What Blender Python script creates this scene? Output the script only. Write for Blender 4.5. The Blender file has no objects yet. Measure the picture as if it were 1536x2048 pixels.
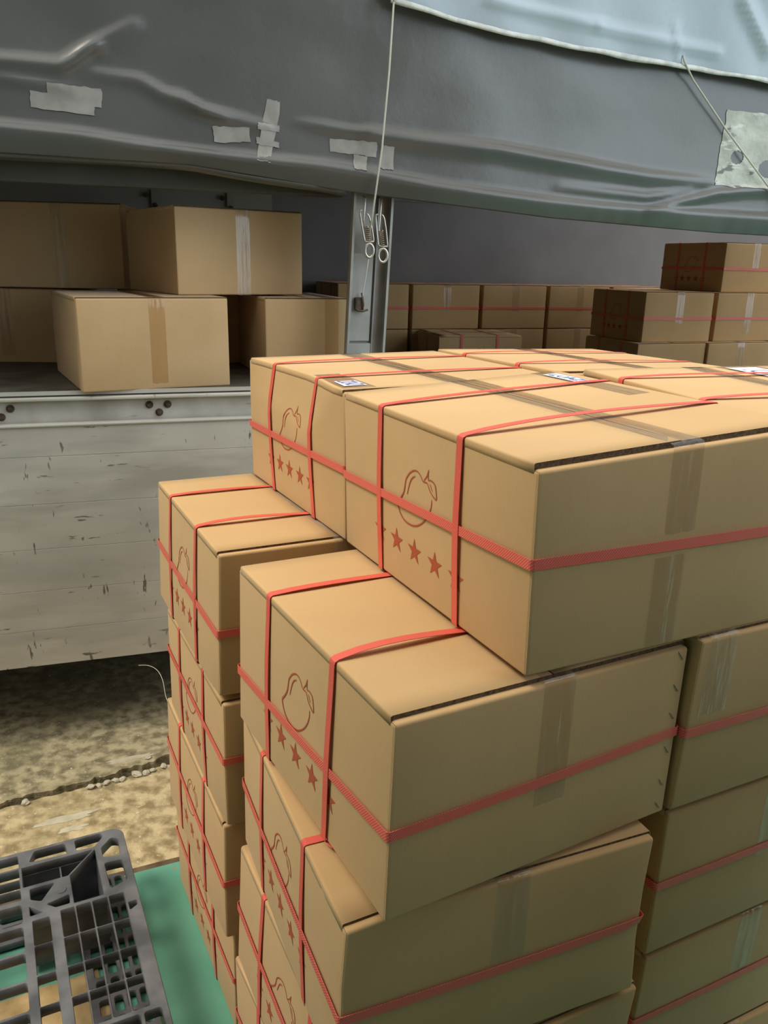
import bpy, bmesh, math, random
from mathutils import Vector, Matrix, noise
from mathutils.geometry import interpolate_bezier

random.seed(7)
SC = bpy.context.scene
COL = SC.collection

# ------------------------------------------------------------------ camera
FPX, PITCH, ROLL, HC = 1636.57, 0.2944, 0.0219, 1.5151
cam_data = bpy.data.cameras.new('camera')
cam_data.sensor_fit = 'HORIZONTAL'
cam_data.sensor_width = 36.0
cam_data.lens = 36.0 * FPX / 1536.0
cam_data.clip_start, cam_data.clip_end = 0.02, 200
cam = bpy.data.objects.new('camera', cam_data)
COL.objects.link(cam)
fw = Vector((0, math.cos(PITCH), -math.sin(PITCH)))
rt = Vector((1, 0, 0))
up = rt.cross(fw)
rt2 = rt * math.cos(ROLL) + up * math.sin(ROLL)
up2 = rt2.cross(fw)
M = Matrix((rt2, up2, -fw)).transposed().to_4x4()
M.translation = Vector((0, 0, HC))
cam.matrix_world = M
SC.camera = cam

# ------------------------------------------------------------------ world and light
SC.view_settings.view_transform = 'Standard'
SC.view_settings.look = 'None'
SC.view_settings.exposure = 0.0
SC.view_settings.gamma = 1.0
SC.view_settings.use_curve_mapping = False
world = bpy.data.worlds.new('world')
SC.world = world
world.use_nodes = True
wn, wl = world.node_tree.nodes, world.node_tree.links
wn.clear()
wo = wn.new('ShaderNodeOutputWorld')
wb = wn.new('ShaderNodeBackground')
tc = wn.new('ShaderNodeTexCoord')
sep = wn.new('ShaderNodeSeparateXYZ')
wl.new(tc.outputs['Generated'], sep.inputs[0])
ramp = wn.new('ShaderNodeValToRGB')
ramp.color_ramp.elements[0].position = 0.0
ramp.color_ramp.elements[0].color = (0.42, 0.40, 0.34, 1)
ramp.color_ramp.elements[1].position = 0.85
ramp.color_ramp.elements[1].color = (2.0, 1.96, 1.82, 1)
e = ramp.color_ramp.elements.new(0.30)
e.color = (0.58, 0.57, 0.52, 1)
wl.new(sep.outputs['Z'], ramp.inputs[0])
# a brighter patch of open sky, high on the right
dot = wn.new('ShaderNodeVectorMath'); dot.operation = 'DOT_PRODUCT'
wl.new(tc.outputs['Generated'], dot.inputs[0])
dot.inputs[1].default_value = Vector((0.84, -0.44, 0.26)).normalized()
mr = wn.new('ShaderNodeMapRange'); mr.interpolation_type = 'SMOOTHSTEP'
mr.inputs['From Min'].default_value = 0.88; mr.inputs['From Max'].default_value = 0.97
mr.inputs['To Min'].default_value = 0.0; mr.inputs['To Max'].default_value = 3.5
wl.new(dot.outputs['Value'], mr.inputs['Value'])
glow = wn.new('ShaderNodeMix'); glow.data_type = 'RGBA'; glow.blend_type = 'ADD'
glow.inputs['Factor'].default_value = 1.0
sc_ = wn.new('ShaderNodeMix'); sc_.data_type = 'RGBA'
sc_.inputs['A'].default_value = (0, 0, 0, 1); sc_.inputs['B'].default_value = (0.85, 1.0, 1.15, 1)
sc_.clamp_factor = False
wl.new(mr.outputs['Result'], sc_.inputs['Factor'])
wl.new(ramp.outputs['Color'], glow.inputs['A'])
wl.new(sc_.outputs['Result'], glow.inputs['B'])
wl.new(glow.outputs['Result'], wb.inputs['Color'])
wb.inputs['Strength'].default_value = 1.0
wl.new(wb.outputs[0], wo.inputs[0])

sun_d = bpy.data.lights.new('sun', 'SUN')
sun_d.energy = 2.35
sun_d.color = (1.0, 0.90, 0.74)
sun_d.angle = math.radians(19)
sun = bpy.data.objects.new('sun', sun_d)
COL.objects.link(sun)
SUN = Vector((-0.52, -0.15, 0.84)).normalized()
sun.rotation_euler = SUN.to_track_quat('Z', 'Y').to_euler()
sun.location = SUN * 8

# ------------------------------------------------------------------ helpers
def tag(o, label=None, cat=None, group=None, kind=None):
    if label: o['label'] = label
    if cat: o['category'] = cat
    if group: o['group'] = group
    if kind: o['kind'] = kind
    return o

def empty(name, loc=(0, 0, 0), rz=0.0, parent=None):
    o = bpy.data.objects.new(name, None)
    COL.objects.link(o)
    o.empty_display_size = 0.05
    o.location = loc
    o.rotation_euler = (0, 0, rz)
    if parent: o.parent = parent
    return o

def link_bm(name, bm, mats, parent=None, smooth=False, recalc=True):
    if recalc: bmesh.ops.recalc_face_normals(bm, faces=bm.faces[:])
    me = bpy.data.meshes.new(name)
    bm.to_mesh(me); bm.free()
    if not isinstance(mats, (list, tuple)): mats = [mats]
    for m in mats: me.materials.append(m)
    if smooth:
        for p in me.polygons: p.use_smooth = True
    o = bpy.data.objects.new(name, me)
    COL.objects.link(o)
    if parent: o.parent = parent
    return o

def box(bm, lo, hi, mi=0, X=None):
    x0, y0, z0 = lo; x1, y1, z1 = hi
    vs = [Vector(p) for p in ((x0,y0,z0),(x1,y0,z0),(x1,y1,z0),(x0,y1,z0),(x0,y0,z1),(x1,y0,z1),(x1,y1,z1),(x0,y1,z1))]
    if X: vs = [X(v) for v in vs]
    v = [bm.verts.new(p) for p in vs]
    for f in ((0,3,2,1),(4,5,6,7),(0,1,5,4),(1,2,6,5),(2,3,7,6),(3,0,4,7)):
        fa = bm.faces.new([v[i] for i in f]); fa.material_index = mi
    return v

def bevel_all(bm, w, seg=2):
    bmesh.ops.bevel(bm, geom=bm.edges[:], offset=w, segments=seg, affect='EDGES', profile=0.5, clamp_overlap=True)

def tube(bm, pts, r, n=8, mi=0, caps=True):
    pts = [Vector(p) for p in pts]
    rings = []
    prev = None
    for i, p in enumerate(pts):
        t = (pts[min(i+1, len(pts)-1)] - pts[max(i-1, 0)]).normalized()
        if prev is None:
            a = t.orthogonal().normalized()
        else:
            a = (prev - t * prev.dot(t))
            a = a.normalized() if a.length > 1e-6 else t.orthogonal().normalized()
        prev = a
        b = t.cross(a)
        rr = r[i] if isinstance(r, (list, tuple)) else r
        rings.append([bm.verts.new(p + (a*math.cos(2*math.pi*k/n) + b*math.sin(2*math.pi*k/n))*rr) for k in range(n)])
    for i in range(len(rings)-1):
        for k in range(n):
            f = bm.faces.new((rings[i][k], rings[i][(k+1)%n], rings[i+1][(k+1)%n], rings[i+1][k])); f.material_index = mi
            f.smooth = True
    if caps:
        bm.faces.new(rings[0][::-1]).material_index = mi
        bm.faces.new(rings[-1]).material_index = mi

def catmull(pts, k=5, closed=False):
    out = []
    n = len(pts)
    V = [Vector(p) for p in pts]
    rng = range(n) if closed else range(n-1)
    for i in rng:
        if closed: a, b, c, d = V[(i-1)%n], V[i], V[(i+1)%n], V[(i+2)%n]
        else: a, b, c, d = V[max(i-1,0)], V[i], V[i+1], V[min(i+2,n-1)]
        for j in range(k):
            t = j/k
            out.append(0.5*((2*b)+(c-a)*t+(2*a-5*b+4*c-d)*t*t+(3*b-a-3*c+d)*t**3))
    if not closed: out.append(V[-1])
    return out

# ------------------------------------------------------------------ materials
def mat(name):
    m = bpy.data.materials.new(name); m.use_nodes = True
    nt = m.node_tree
    return m, nt, nt.nodes['Principled BSDF']

def N(nt, kind, **kw):
    n = nt.nodes.new(kind)
    for k, v in kw.items():
        if k in n.inputs: n.inputs[k].default_value = v
        else: setattr(n, k, v)
    return n

def noisy(name, c1, c2, scale=8, rough=0.8, bump=0.1, bscale=60, dist=0.002, detail=6, metallic=0, spec=0.3, lo=0.35, hi=0.65):
    m, nt, b = mat(name)
    t = N(nt, 'ShaderNodeTexCoord')
    n1 = N(nt, 'ShaderNodeTexNoise', Scale=scale, Detail=detail)
    nt.links.new(t.outputs['Object'], n1.inputs['Vector'])
    r = N(nt, 'ShaderNodeValToRGB')
    r.color_ramp.elements[0].position = lo; r.color_ramp.elements[0].color = (*c1, 1)
    r.color_ramp.elements[1].position = hi; r.color_ramp.elements[1].color = (*c2, 1)
    nt.links.new(n1.outputs['Fac'], r.inputs[0])
    nt.links.new(r.outputs[0], b.inputs['Base Color'])
    n2 = N(nt, 'ShaderNodeTexNoise', Scale=bscale, Detail=4.0)
    nt.links.new(t.outputs['Object'], n2.inputs['Vector'])
    bp = N(nt, 'ShaderNodeBump', Strength=bump, Distance=dist)
    nt.links.new(n2.outputs['Fac'], bp.inputs['Height'])
    nt.links.new(bp.outputs[0], b.inputs['Normal'])
    b.inputs['Roughness'].default_value = rough
    b.inputs['Metallic'].default_value = metallic
    b.inputs['Specular IOR Level'].default_value = spec
    return m, nt, b, t, r, bp

def cardboard(name, c1, c2):
    m, nt, b, t, r, bp = noisy(name, c1, c2, scale=3.5, rough=0.78, bump=0.12, bscale=140, dist=0.001, spec=0.25)
    # fine fibres and faint flute lines in the liner paper
    mp = N(nt, 'ShaderNodeMapping'); mp.inputs['Scale'].default_value = (1, 1, 0.15)
    nt.links.new(t.outputs['Object'], mp.inputs[0])
    nf = N(nt, 'ShaderNodeTexNoise', Scale=420.0, Detail=2.0)
    nt.links.new(mp.outputs[0], nf.inputs['Vector'])
    mx = N(nt, 'ShaderNodeMix', data_type='RGBA', blend_type='MULTIPLY'); mx.inputs['Factor'].default_value = 0.08
    nt.links.new(r.outputs[0], mx.inputs['A'])
    rr = N(nt, 'ShaderNodeValToRGB')
    rr.color_ramp.elements[0].position = 0.3; rr.color_ramp.elements[0].color = (0.6, 0.58, 0.55, 1)
    rr.color_ramp.elements[1].position = 0.6; rr.color_ramp.elements[1].color = (1, 1, 1, 1)
    nt.links.new(nf.outputs['Fac'], rr.inputs[0])
    nt.links.new(rr.outputs[0], mx.inputs['B'])
    nt.links.new(mx.outputs['Result'], b.inputs['Base Color'])
    b.inputs['Sheen Weight'].default_value = 0.1
    return m

CARD = cardboard('kraft_cardboard', (0.535, 0.345, 0.160), (0.585, 0.385, 0.185))
CARD_PLAIN = cardboard('plain_cardboard', (0.50, 0.33, 0.165), (0.56, 0.38, 0.20))

def flute():
    m, nt, b, t, r, bp = noisy('fluted_board_edge', (0.07, 0.045, 0.024), (0.17, 0.11, 0.06), scale=260, rough=0.95, bump=0.4, bscale=300)
    return m
FLUTE = flute()
INK, _nt, _b = mat('red_printing_ink')
_b.inputs['Base Color'].default_value = (0.42, 0.085, 0.035, 1); _b.inputs['Roughness'].default_value = 0.75

def tape_mat(name, tint, haze, hz_col=(0.80, 0.78, 0.72)):
    """thin clear film: tints what lies under it, reflects the sky, hazes a little where it is creased"""
    m, nt, b = mat(name)
    t = N(nt, 'ShaderNodeTexCoord')
    mp = N(nt, 'ShaderNodeMapping'); mp.inputs['Scale'].default_value = (5.0, 0.55, 0.55)
    nt.links.new(t.outputs['Object'], mp.inputs[0])
    nn = N(nt, 'ShaderNodeTexNoise', Scale=16.0, Detail=3.0, Roughness=0.5); nt.links.new(mp.outputs[0], nn.inputs['Vector'])
    bp = N(nt, 'ShaderNodeBump', Strength=0.55, Distance=0.003); nt.links.new(nn.outputs['Fac'], bp.inputs['Height'])
    tr = N(nt, 'ShaderNodeBsdfTransparent'); tr.inputs['Color'].default_value = (*tint, 1)
    gl_ = N(nt, 'ShaderNodeBsdfGlossy', Roughness=0.14); nt.links.new(bp.outputs[0], gl_.inputs['Normal'])
    df = N(nt, 'ShaderNodeBsdfDiffuse'); df.inputs['Color'].default_value = (*hz_col, 1); nt.links.new(bp.outputs[0], df.inputs['Normal'])
    r = N(nt, 'ShaderNodeMapRange'); r.inputs['From Min'].default_value = 0.50; r.inputs['From Max'].default_value = 0.80
    r.inputs['To Min'].default_value = haze*0.25; r.inputs['To Max'].default_value = haze*1.9
    nt.links.new(nn.outputs['Fac'], r.inputs['Value'])
    m1 = N(nt, 'ShaderNodeMixShader'); nt.links.new(r.outputs[0], m1.inputs[0]); nt.links.new(tr.outputs[0], m1.inputs[1]); nt.links.new(df.outputs[0], m1.inputs[2])
    fr = N(nt, 'ShaderNodeFresnel', IOR=1.45); nt.links.new(bp.outputs[0], fr.inputs['Normal'])
    ge_ = N(nt, 'ShaderNodeNewGeometry')
    iv = N(nt, 'ShaderNodeMath', operation='SUBTRACT'); iv.inputs[0].default_value = 1.0; nt.links.new(ge_.outputs['Backfacing'], iv.inputs[1])
    fm = N(nt, 'ShaderNodeMath', operation='MULTIPLY'); nt.links.new(fr.outputs[0], fm.inputs[0]); nt.links.new(iv.outputs[0], fm.inputs[1])
    m2 = N(nt, 'ShaderNodeMixShader'); nt.links.new(fm.outputs[0], m2.inputs[0]); nt.links.new(m1.outputs[0], m2.inputs[1]); nt.links.new(gl_.outputs[0], m2.inputs[2])
    nt.links.new(m2.outputs[0], nt.nodes['Material Output'].inputs['Surface'])
    return m
TAPE = tape_mat('clear_packing_tape', (0.90, 0.88, 0.85), 0.07)
TAPE_BROWN = tape_mat('brown_packing_tape', (0.90, 0.84, 0.75), 0.02)
TAPE_WHITE = tape_mat('hazy_packing_tape', (0.94, 0.94, 0.92), 0.22)

def strap_mat(name, ca, cb, bs):
    m, nt, b = mat(name)
    uv = N(nt, 'ShaderNodeUVMap'); uv.uv_map = 'weave'
    s = N(nt, 'ShaderNodeSeparateXYZ'); nt.links.new(uv.outputs[0], s.inputs[0])
    a = N(nt, 'ShaderNodeMath', operation='MULTIPLY_ADD')   # u*freq + v
    a.inputs[1].default_value = 1.0
    nt.links.new(s.outputs['X'], a.inputs[0]); nt.links.new(s.outputs['Y'], a.inputs[2])
    k = N(nt, 'ShaderNodeMath', operation='MULTIPLY'); k.inputs[1].default_value = 2*math.pi/0.0042
    nt.links.new(a.outputs[0], k.inputs[0])
    sn = N(nt, 'ShaderNodeMath', operation='SINE'); nt.links.new(k.outputs[0], sn.inputs[0])
    r = N(nt, 'ShaderNodeMapRange'); r.inputs['From Min'].default_value = -0.6; r.inputs['From Max'].default_value = 0.6
    nt.links.new(sn.outputs[0], r.inputs['Value'])
    mx = N(nt, 'ShaderNodeMix', data_type='RGBA')
    mx.inputs['A'].default_value = (*ca, 1); mx.inputs['B'].default_value = (*cb, 1)
    nt.links.new(r.outputs[0], mx.inputs['Factor'])
    nt.links.new(mx.outputs['Result'], b.inputs['Base Color'])
    bp = N(nt, 'ShaderNodeBump', Strength=bs, Distance=0.0006)
    nt.links.new(r.outputs[0], bp.inputs['Height']); nt.links.new(bp.outputs[0], b.inputs['Normal'])
    b.inputs['Roughness'].default_value = 0.42
    b.inputs['Specular IOR Level'].default_value = 0.45
    return m
STRAP = strap_mat('coral_woven_strap', (0.66, 0.10, 0.07), (0.84, 0.19, 0.145), 0.22)
STRAP_FLAT = strap_mat('coral_smooth_strap', (0.72, 0.115, 0.08), (0.76, 0.135, 0.10), 0.08)
LABEL, _, _b = mat('white_label_paper'); _b.inputs['Base Color'].default_value = (0.80, 0.82, 0.86, 1); _b.inputs['Roughness'].default_value = 0.4
BLUE, _, _b = mat('blue_label_ink'); _b.inputs['Base Color'].default_value = (0.10, 0.12, 0.42, 1); _b.inputs['Roughness'].default_value = 0.5
STAPLE, _, _b = mat('staple_wire'); _b.inputs['Base Color'].default_value = (0.45, 0.42, 0.36, 1); _b.inputs['Metallic'].default_value = 0.8; _b.inputs['Roughness'].default_value = 0.4

# ------------------------------------------------------------------ cartons
def lerp_tab(tab, s):
    if s <= tab[0][0]: return tab[0][1]
    for (a, va), (b_, vb) in zip(tab, tab[1:]):
        if s <= b_: return va+(vb-va)*(s-a)/(b_-a)
    return tab[-1][1]

def axis_pts(d, r, step):
    n = max(2, int((d-2*r)/step))
    return [0, r*0.3, r*0.65] + [r + (d-2*r)*i/n for i in range(n+1)] + [d-r*0.65, d-r*0.3, d]

def carton_body(bm, Wd, Ln, Ht, D, r=0.005, mi=0, step=0.07):
    ax, ay, az = axis_pts(Wd, r, step), axis_pts(Ln, r, step), axis_pts(Ht, r, step)
    def rnd(p):
        c = Vector((min(max(p[0], r), Wd-r), min(max(p[1], r), Ln-r), min(max(p[2], r), Ht-r)))
        d = Vector(p) - c
        if d.length > 1e-9:
            q = c + d.normalized()*r
        else: q = Vector(p)
        return D(q)
    def face(A, B, fn):
        g = [[bm.verts.new(rnd(fn(a, b))) for b in B] for a in A]
        for i in range(len(A)-1):
            for j in range(len(B)-1):
                f = bm.faces.new((g[i][j], g[i+1][j], g[i+1][j+1], g[i][j+1])); f.material_index = mi; f.smooth = True
    face(ax, ay, lambda a, b: (a, b, 0)); face(ax, ay, lambda a, b: (a, b, Ht))
    face(ay, az, lambda a, b: (0, a, b)); face(ay, az, lambda a, b: (Wd, a, b))
    face(ax, az, lambda a, b: (a, 0, b)); face(ax, az, lambda a, b: (a, Ln, b))
    bmesh.ops.remove_doubles(bm, verts=bm.verts[:], dist=1e-5)

def ribbon_quad(bm, pts, w, out, mi, D, closed=False):
    """flat printed line through pts (a, z on the printed face), width w"""
    n = len(pts)
    L, R = [], []
    for i in range(n):
        if closed: t = pts[(i+1) % n] - pts[(i-1) % n]
        else: t = pts[min(i+1, n-1)] - pts[max(i-1, 0)]
        t = t.normalized(); nn = Vector((-t[1], t[0]))
        ww = w*0.5*(1.0 if closed else (0.55 + 0.45*math.sin(math.pi*min(1, max(0, i/(n-1))))))
        L.append(bm.verts.new(D(Vector((-out, pts[i][0]+nn[0]*ww, pts[i][1]+nn[1]*ww)))))
        R.append(bm.verts.new(D(Vector((-out, pts[i][0]-nn[0]*ww, pts[i][1]-nn[1]*ww)))))
    for i in range(n if closed else n-1):
        j = (i+1) % n
        bm.faces.new((L[i], L[j], R[j], R[i])).material_index = mi

MANGO = dict(
    outline=[(0.484,0.312),(0.496,0.289),(0.514,0.276),(0.535,0.284),(0.557,0.311),(0.575,0.353),(0.581,0.395),(0.587,0.431),(0.605,0.476),(0.62,0.506),(0.619,0.532),(0.604,0.57),(0.578,0.595),(0.545,0.598),(0.521,0.59),(0.496,0.569),(0.467,0.528),(0.445,0.477),(0.434,0.431),(0.432,0.392)],
    shine=[(0.523,0.309),(0.541,0.33),(0.554,0.367),(0.567,0.433)],
    stem=[(0.475,0.308),(0.461,0.28),(0.451,0.24),(0.454,0.274),(0.452,0.298)],
    notch=[(0.484,0.314),(0.475,0.316),(0.457,0.313)],
    leaf=[(0.452,0.298),(0.442,0.291),(0.426,0.295),(0.415,0.313),(0.408,0.375),(0.424,0.371),(0.442,0.35),(0.457,0.313)],
    vein=[(0.443,0.312),(0.43,0.345)])

def print_art(bm, Ln, Ht, D, mi):
    for nm, pl in MANGO.items():
        pts = [Vector((a*Ln, (1-c)*Ht)) for a, c in pl]
        if nm in ('outline', 'leaf', 'shine'): pts = [Vector((p[0], p[1])) for p in catmull([(p[0], p[1], 0) for p in pts], 4)]
        ribbon_quad(bm, pts, 0.0030 if nm == 'outline' else 0.0025, 0.0005, mi, D)
    for a in (0.735, 0.630, 0.523, 0.411, 0.305):
        cy, cz = a*Ln, (1-0.742)*Ht
        ring = []
        for k in range(10):
            rr = 0.0205 if k % 2 == 0 else 0.0078
            th = math.pi/2 + k*math.pi/5
            ring.append((cy+rr*math.cos(th), cz+rr*math.sin(th)))
        c = bm.verts.new(D(Vector((-0.0005, cy, cz))))
        v = [bm.verts.new(D(Vector((-0.0005, y, z)))) for y, z in ring]
        for k in range(10): bm.faces.new((c, v[k], v[(k+1) % 10])).material_index = mi

def strap_loop(name, pts, nrm, wdir, w, parent, D, closed=True, m_=None):
    """pts: list of nominal points; nrm: outward normals; wdir: width direction"""
    bm = bmesh.new(); uvl = bm.loops.layers.uv.new('weave')
    n = len(pts); th = 0.0008
    rows = []; s = 0
    for i in range(n):
        if i: s += (pts[i]-pts[i-1]).length
        a, b = pts[i] - wdir*w/2, pts[i] + wdir*w/2
        rows.append(([bm.verts.new(D(a)), bm.verts.new(D(b)), bm.verts.new(D(b+nrm[i]*th)), bm.verts.new(D(a+nrm[i]*th))], s))
    m = n if closed else n-1
    for i in range(m):
        j = (i+1) % n
        (A, sa), (B, sb) = rows[i], rows[j]
        if j == 0: sb = sa + (pts[0]-pts[-1]).length
        for p, q, vp, vq in ((0,1,0,w),(1,2,w,w),(2,3,w,0),(3,0,0,0)):
            f = bm.faces.new((A[p], A[q], B[q], B[p]))
            for l, (uu, vv) in zip(f.loops, ((sa,vp),(sa,vq),(sb,vq),(sb,vp))): l[uvl].uv = (uu, vv)
    return link_bm(name, bm, m_ or STRAP, parent)

def loop_path(corners, r, seg=3, step=0.03):
    """rounded closed polyline through 2-D corners -> points and normals (clockwise corners give outward normals to the left)"""
    out = []
    n = len(corners)
    for i in range(n):
        p0, p1, p2 = Vector(corners[i-1]), Vector(corners[i]), Vector(corners[(i+1) % n])
        d0, d1 = (p1-p0).normalized(), (p2-p1).normalized()
        n0, n1 = Vector((-d0[1], d0[0])), Vector((-d1[1], d1[0]))
        c = p1 - d0*r + d1*r - (p1 - p1)
        c = p1 - d0*r - n0*r
        a0 = math.atan2(n0[1], n0[0]); a1 = math.atan2(n1[1], n1[0])
        while a1 > a0: a1 -= 2*math.pi
        for k in range(seg+1):
            a = a0 + (a1-a0)*k/seg
            nn = Vector((math.cos(a), math.sin(a)))
            out.append((c + nn*r, nn))
        st = p1 + d1*r; en = p2 - d1*r
        ln = (en-st).length; m = max(1, int(ln/step))
        for k in range(1, m): out.append((st + (en-st)*k/m, n1))
    return out

def tape_strip(name, path, xc, w, parent, D, m, seed=0, wob=0.0004, drift=0.0):
    """path: list of (y,z,ny,nz); a strip of width w around x = xc laid over it"""
    rnd = random.Random(seed)
    bm = bmesh.new(); rows = []
    for i, (y, z, ny, nz) in enumerate(path):
        t = i/(len(path)-1)
        end = 0.003*rnd.uniform(-1, 1) if i in (0, len(path)-1) else 0
        row = []
        for k in range(7):
            x = xc + drift*(t-0.5) + w*((0, 0.27, 0.46, 0.50, 0.54, 0.75, 1)[k]-0.5)
            o = wob*rnd.random() + (0.0011*max(0, noise.noise(Vector((i*0.31, seed*3.3, 0)))+0.35) if k == 3 else 0)
            row.append(bm.verts.new(D(Vector((x, y+ny*o, z+nz*o + end*(k % 2))))))
        rows.append(row)
    for i in range(len(rows)-1):
        for k in range(6):
            f = bm.faces.new((rows[i][k], rows[i][k+1], rows[i+1][k+1], rows[i+1][k])); f.smooth = True
    bm.normal_update()
    bm.faces.ensure_lookup_table(); mid = bm.faces[len(bm.faces)//2]
    if mid.normal.z < 0: bmesh.ops.reverse_faces(bm, faces=bm.faces[:])
    if abs(mid.normal.z) < 0.3 and mid.normal.y > 0: bmesh.ops.reverse_faces(bm, faces=bm.faces[:])
    return link_bm(name, bm, m, parent, recalc=False)

def make_text(txt, size, mtl, parent, mw):
    cu = bpy.data.curves.new('lettering', 'FONT'); cu.body = txt; cu.size = size; cu.align_x = 'CENTER'; cu.align_y = 'CENTER'
    tmp = bpy.data.objects.new('tmp', cu); COL.objects.link(tmp)
    dg = bpy.context.evaluated_depsgraph_get(); dg.update()
    me = bpy.data.meshes.new_from_object(tmp.evaluated_get(dg))
    bpy.data.objects.remove(tmp); me.transform(mw); me.materials.clear(); me.materials.append(mtl)
    o = bpy.data.objects.new('lettering', me); COL.objects.link(o); o.parent = parent
    return o

L0, W0, H0 = 0.5, 0.44469, 0.26566

def carton(label, P, yaw, z0, dz=0, tx=0, ty=0, dL=0, dW=0, sx=0, sy=0, Hh=H0, strapped=True, group=None, exposed=0.44,
           arch=(0.006, 0.006), hz=(0.53, 0.53, 0.53), drift=(0, 0), tape=0.55, tape_m=None, seed=1, label_at=None,
           lower_tape=False, staples=False, tear=0, name=None, cat='carton', plain_tape=None, dent=None, top_tape=True, clearance=0.0,
           lowres=False, lift=(0, 0), crush=None, fth=0.0045, tape_x=0.51, sag=None, step=0.07, corner_tape=False):
    """P: near corner of the printed side (x, y); local x runs along the end face, local y along the printed side"""
    Ln, Wd = L0+dL, W0+dW
    root = empty(name or ('strapped_carton' if strapped else 'plain_carton'), (P[0], P[1], z0), yaw)
    tag(root, label, cat, group)
    top = Hh - clearance
    def D(p):
        x, y, z = p
        t = 1 - z/Hh
        zz = z*(Hh-clearance)/Hh + (z/Hh)*(dz + y*tx + x*ty)
        bx = math.sin(math.pi*min(1, max(0, y/Ln)))*math.sin(math.pi*min(1, max(0, z/Hh)))
        by = math.sin(math.pi*min(1, max(0, x/Wd)))*math.sin(math.pi*min(1, max(0, z/Hh)))
        ox = 0.0; oy = 0.0
        b = 0.0016
        ox += (-b if x < Wd*0.5 else b)*bx*min(1, abs(x/Wd-0.5)*2)
        oy += (-b if y < Ln*0.5 else b)*by*min(1, abs(y/Ln-0.5)*2)
        if dent:
            for (da, dc, rad, dep) in dent:
                dd = math.hypot((y/Ln-da)*Ln, ((1-z/Hh)-dc)*Hh)/rad
                if x < 0.06 and dd < 1: ox += dep*(1-dd*dd)**2*(1-x/0.06)
        if sag and x < 0.10:
            a_, c_ = y/Ln, 1-z/Hh
            hc_ = lerp_tab(sag, a_)
            if c_ < hc_: ox += 0.085*(hc_-c_)*Hh*2.0*(1-x/0.10)*min(1, (hc_-c_)/0.03)*math.sin(math.pi*min(1, max(0, a_)))**0.5
        if crush:
            for (cx, cy, cz, rad, vx, vy, vz) in crush:
                dd = (Vector((x, y, z))-Vector((cx*Wd, cy*Ln, cz*Hh))).length/rad
                if dd < 1:
                    w_ = (1-dd*dd)**2; ox += vx*w_; oy += vy*w_; zz += vz*w_
        return Vector((x + sy*t + ox, y + sx*t + oy, zz))
    bm = bmesh.new()
    carton_body(bm, Wd, Ln, Hh-fth+0.0006, D, step=step)
    if strapped: print_art(bm, Ln, Hh, D, 1)
    body = link_bm('carton_body', bm, [CARD if strapped else CARD_PLAIN, INK], root, recalc=False)
    # two outer top flaps, their cut ends showing as a dark fluted edge
    rn = random.Random(seed)
    for side in (0, 1):
        bm = bmesh.new()
        x0, x1 = (0.0050, Wd/2-0.001) if side == 0 else (Wd/2+0.001, Wd-0.0050)
        e0 = 0.0085 + rn.uniform(-0.001, 0.002); e1 = 0.0085
        zb, zt = Hh-fth+0.0009, Hh
        ny = 12
        # columns from the hinge (wrapping a little down the side) to the seam
        prof = [(-0.0004, Hh-0.0115), (-0.0004, Hh-0.0060), (-0.0004, Hh-0.0028), (0.0002, Hh-0.0012), (0.0013, Hh-0.0003), (0.0030, Hh), (0.0050, Hh)]
        cols_ = [(x if side == 0 else Wd-x, z) for x, z in prof] + [((x0+(x1-x0)*k/5) if side == 0 else (x1-(x1-x0)*k/5), Hh) for k in range(1, 6)]
        nx = len(cols_)-1
        gt, gb = [], []
        for i, (x, zc_) in enumerate(cols_):
            rt_, rb_ = [], []
            for j in range(ny+1):
                y = e0+(Ln-e0-e1)*j/ny
                up_ = lift[side]*max(0, 1-y/0.12)**2*(i/nx)
                inn = 0.0008*(1 if side == 0 else -1) if i < 3 else 0
                rt_.append(bm.verts.new(D(Vector((x, y, zc_+up_))))); rb_.append(bm.verts.new(D(Vector((x+inn, y, min(zc_-0.0004, zb+up_*0.8) if i >= 3 else zc_-0.0002)))))
            gt.append(rt_); gb.append(rb_)
        for i in range(nx):
            for j in range(ny):
                f = bm.faces.new((gt[i][j], gt[i+1][j], gt[i+1][j+1], gt[i][j+1])); f.smooth = True
                bm.faces.new((gb[i][j], gb[i][j+1], gb[i+1][j+1], gb[i+1][j]))
        for i in range(nx):
            for j in (0, ny): bm.faces.new((gt[i][j], gt[i+1][j], gb[i+1][j], gb[i][j])).material_index = 1 if i >= 3 else 0
        for j in range(ny):
            for i in (0, nx): bm.faces.new((gt[i][j], gt[i][j+1], gb[i][j+1], gb[i][j])).material_index = 1 if i == nx else 0
        link_bm('top_flap', bm, [CARD if strapped else CARD_PLAIN, FLUTE], root)
    # packing tape over the seam and down the ends
    tm = tape_m or TAPE
    def end_path(lowfrac, far=True):
        pth = []
        zl = Hh*(1-lowfrac); n = 8
        o = 0.0005
        for i in range(n+1): pth.append((-o, zl+(Hh-0.006-zl)*i/n, -1, 0))
        pth.append((0.001, Hh-0.0015, -0.7, 0.7)); pth.append((0.006, Hh-0.0005, 0, 1)); pth.append((0.0115, Hh+o, 0, 1))
        m_ = 22
        for i in range(1, m_): pth.append((0.0115+(Ln-0.023)*i/m_, Hh+o, 0, 1))
        pth.append((Ln-0.0115, Hh+o, 0, 1)); pth.append((Ln-0.006, Hh-0.0005, 0, 1)); pth.append((Ln-0.001, Hh-0.0015, 0.7, 0.7))
        for i in range(n+1): pth.append((Ln+o, Hh-0.006-(Hh-0.006-zl)*i/n, 1, 0))
        return pth
    if top_tape:
        tape_strip('packing_tape', end_path(tape), Wd*tape_x, 0.048, root, D, tm, seed)
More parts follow.
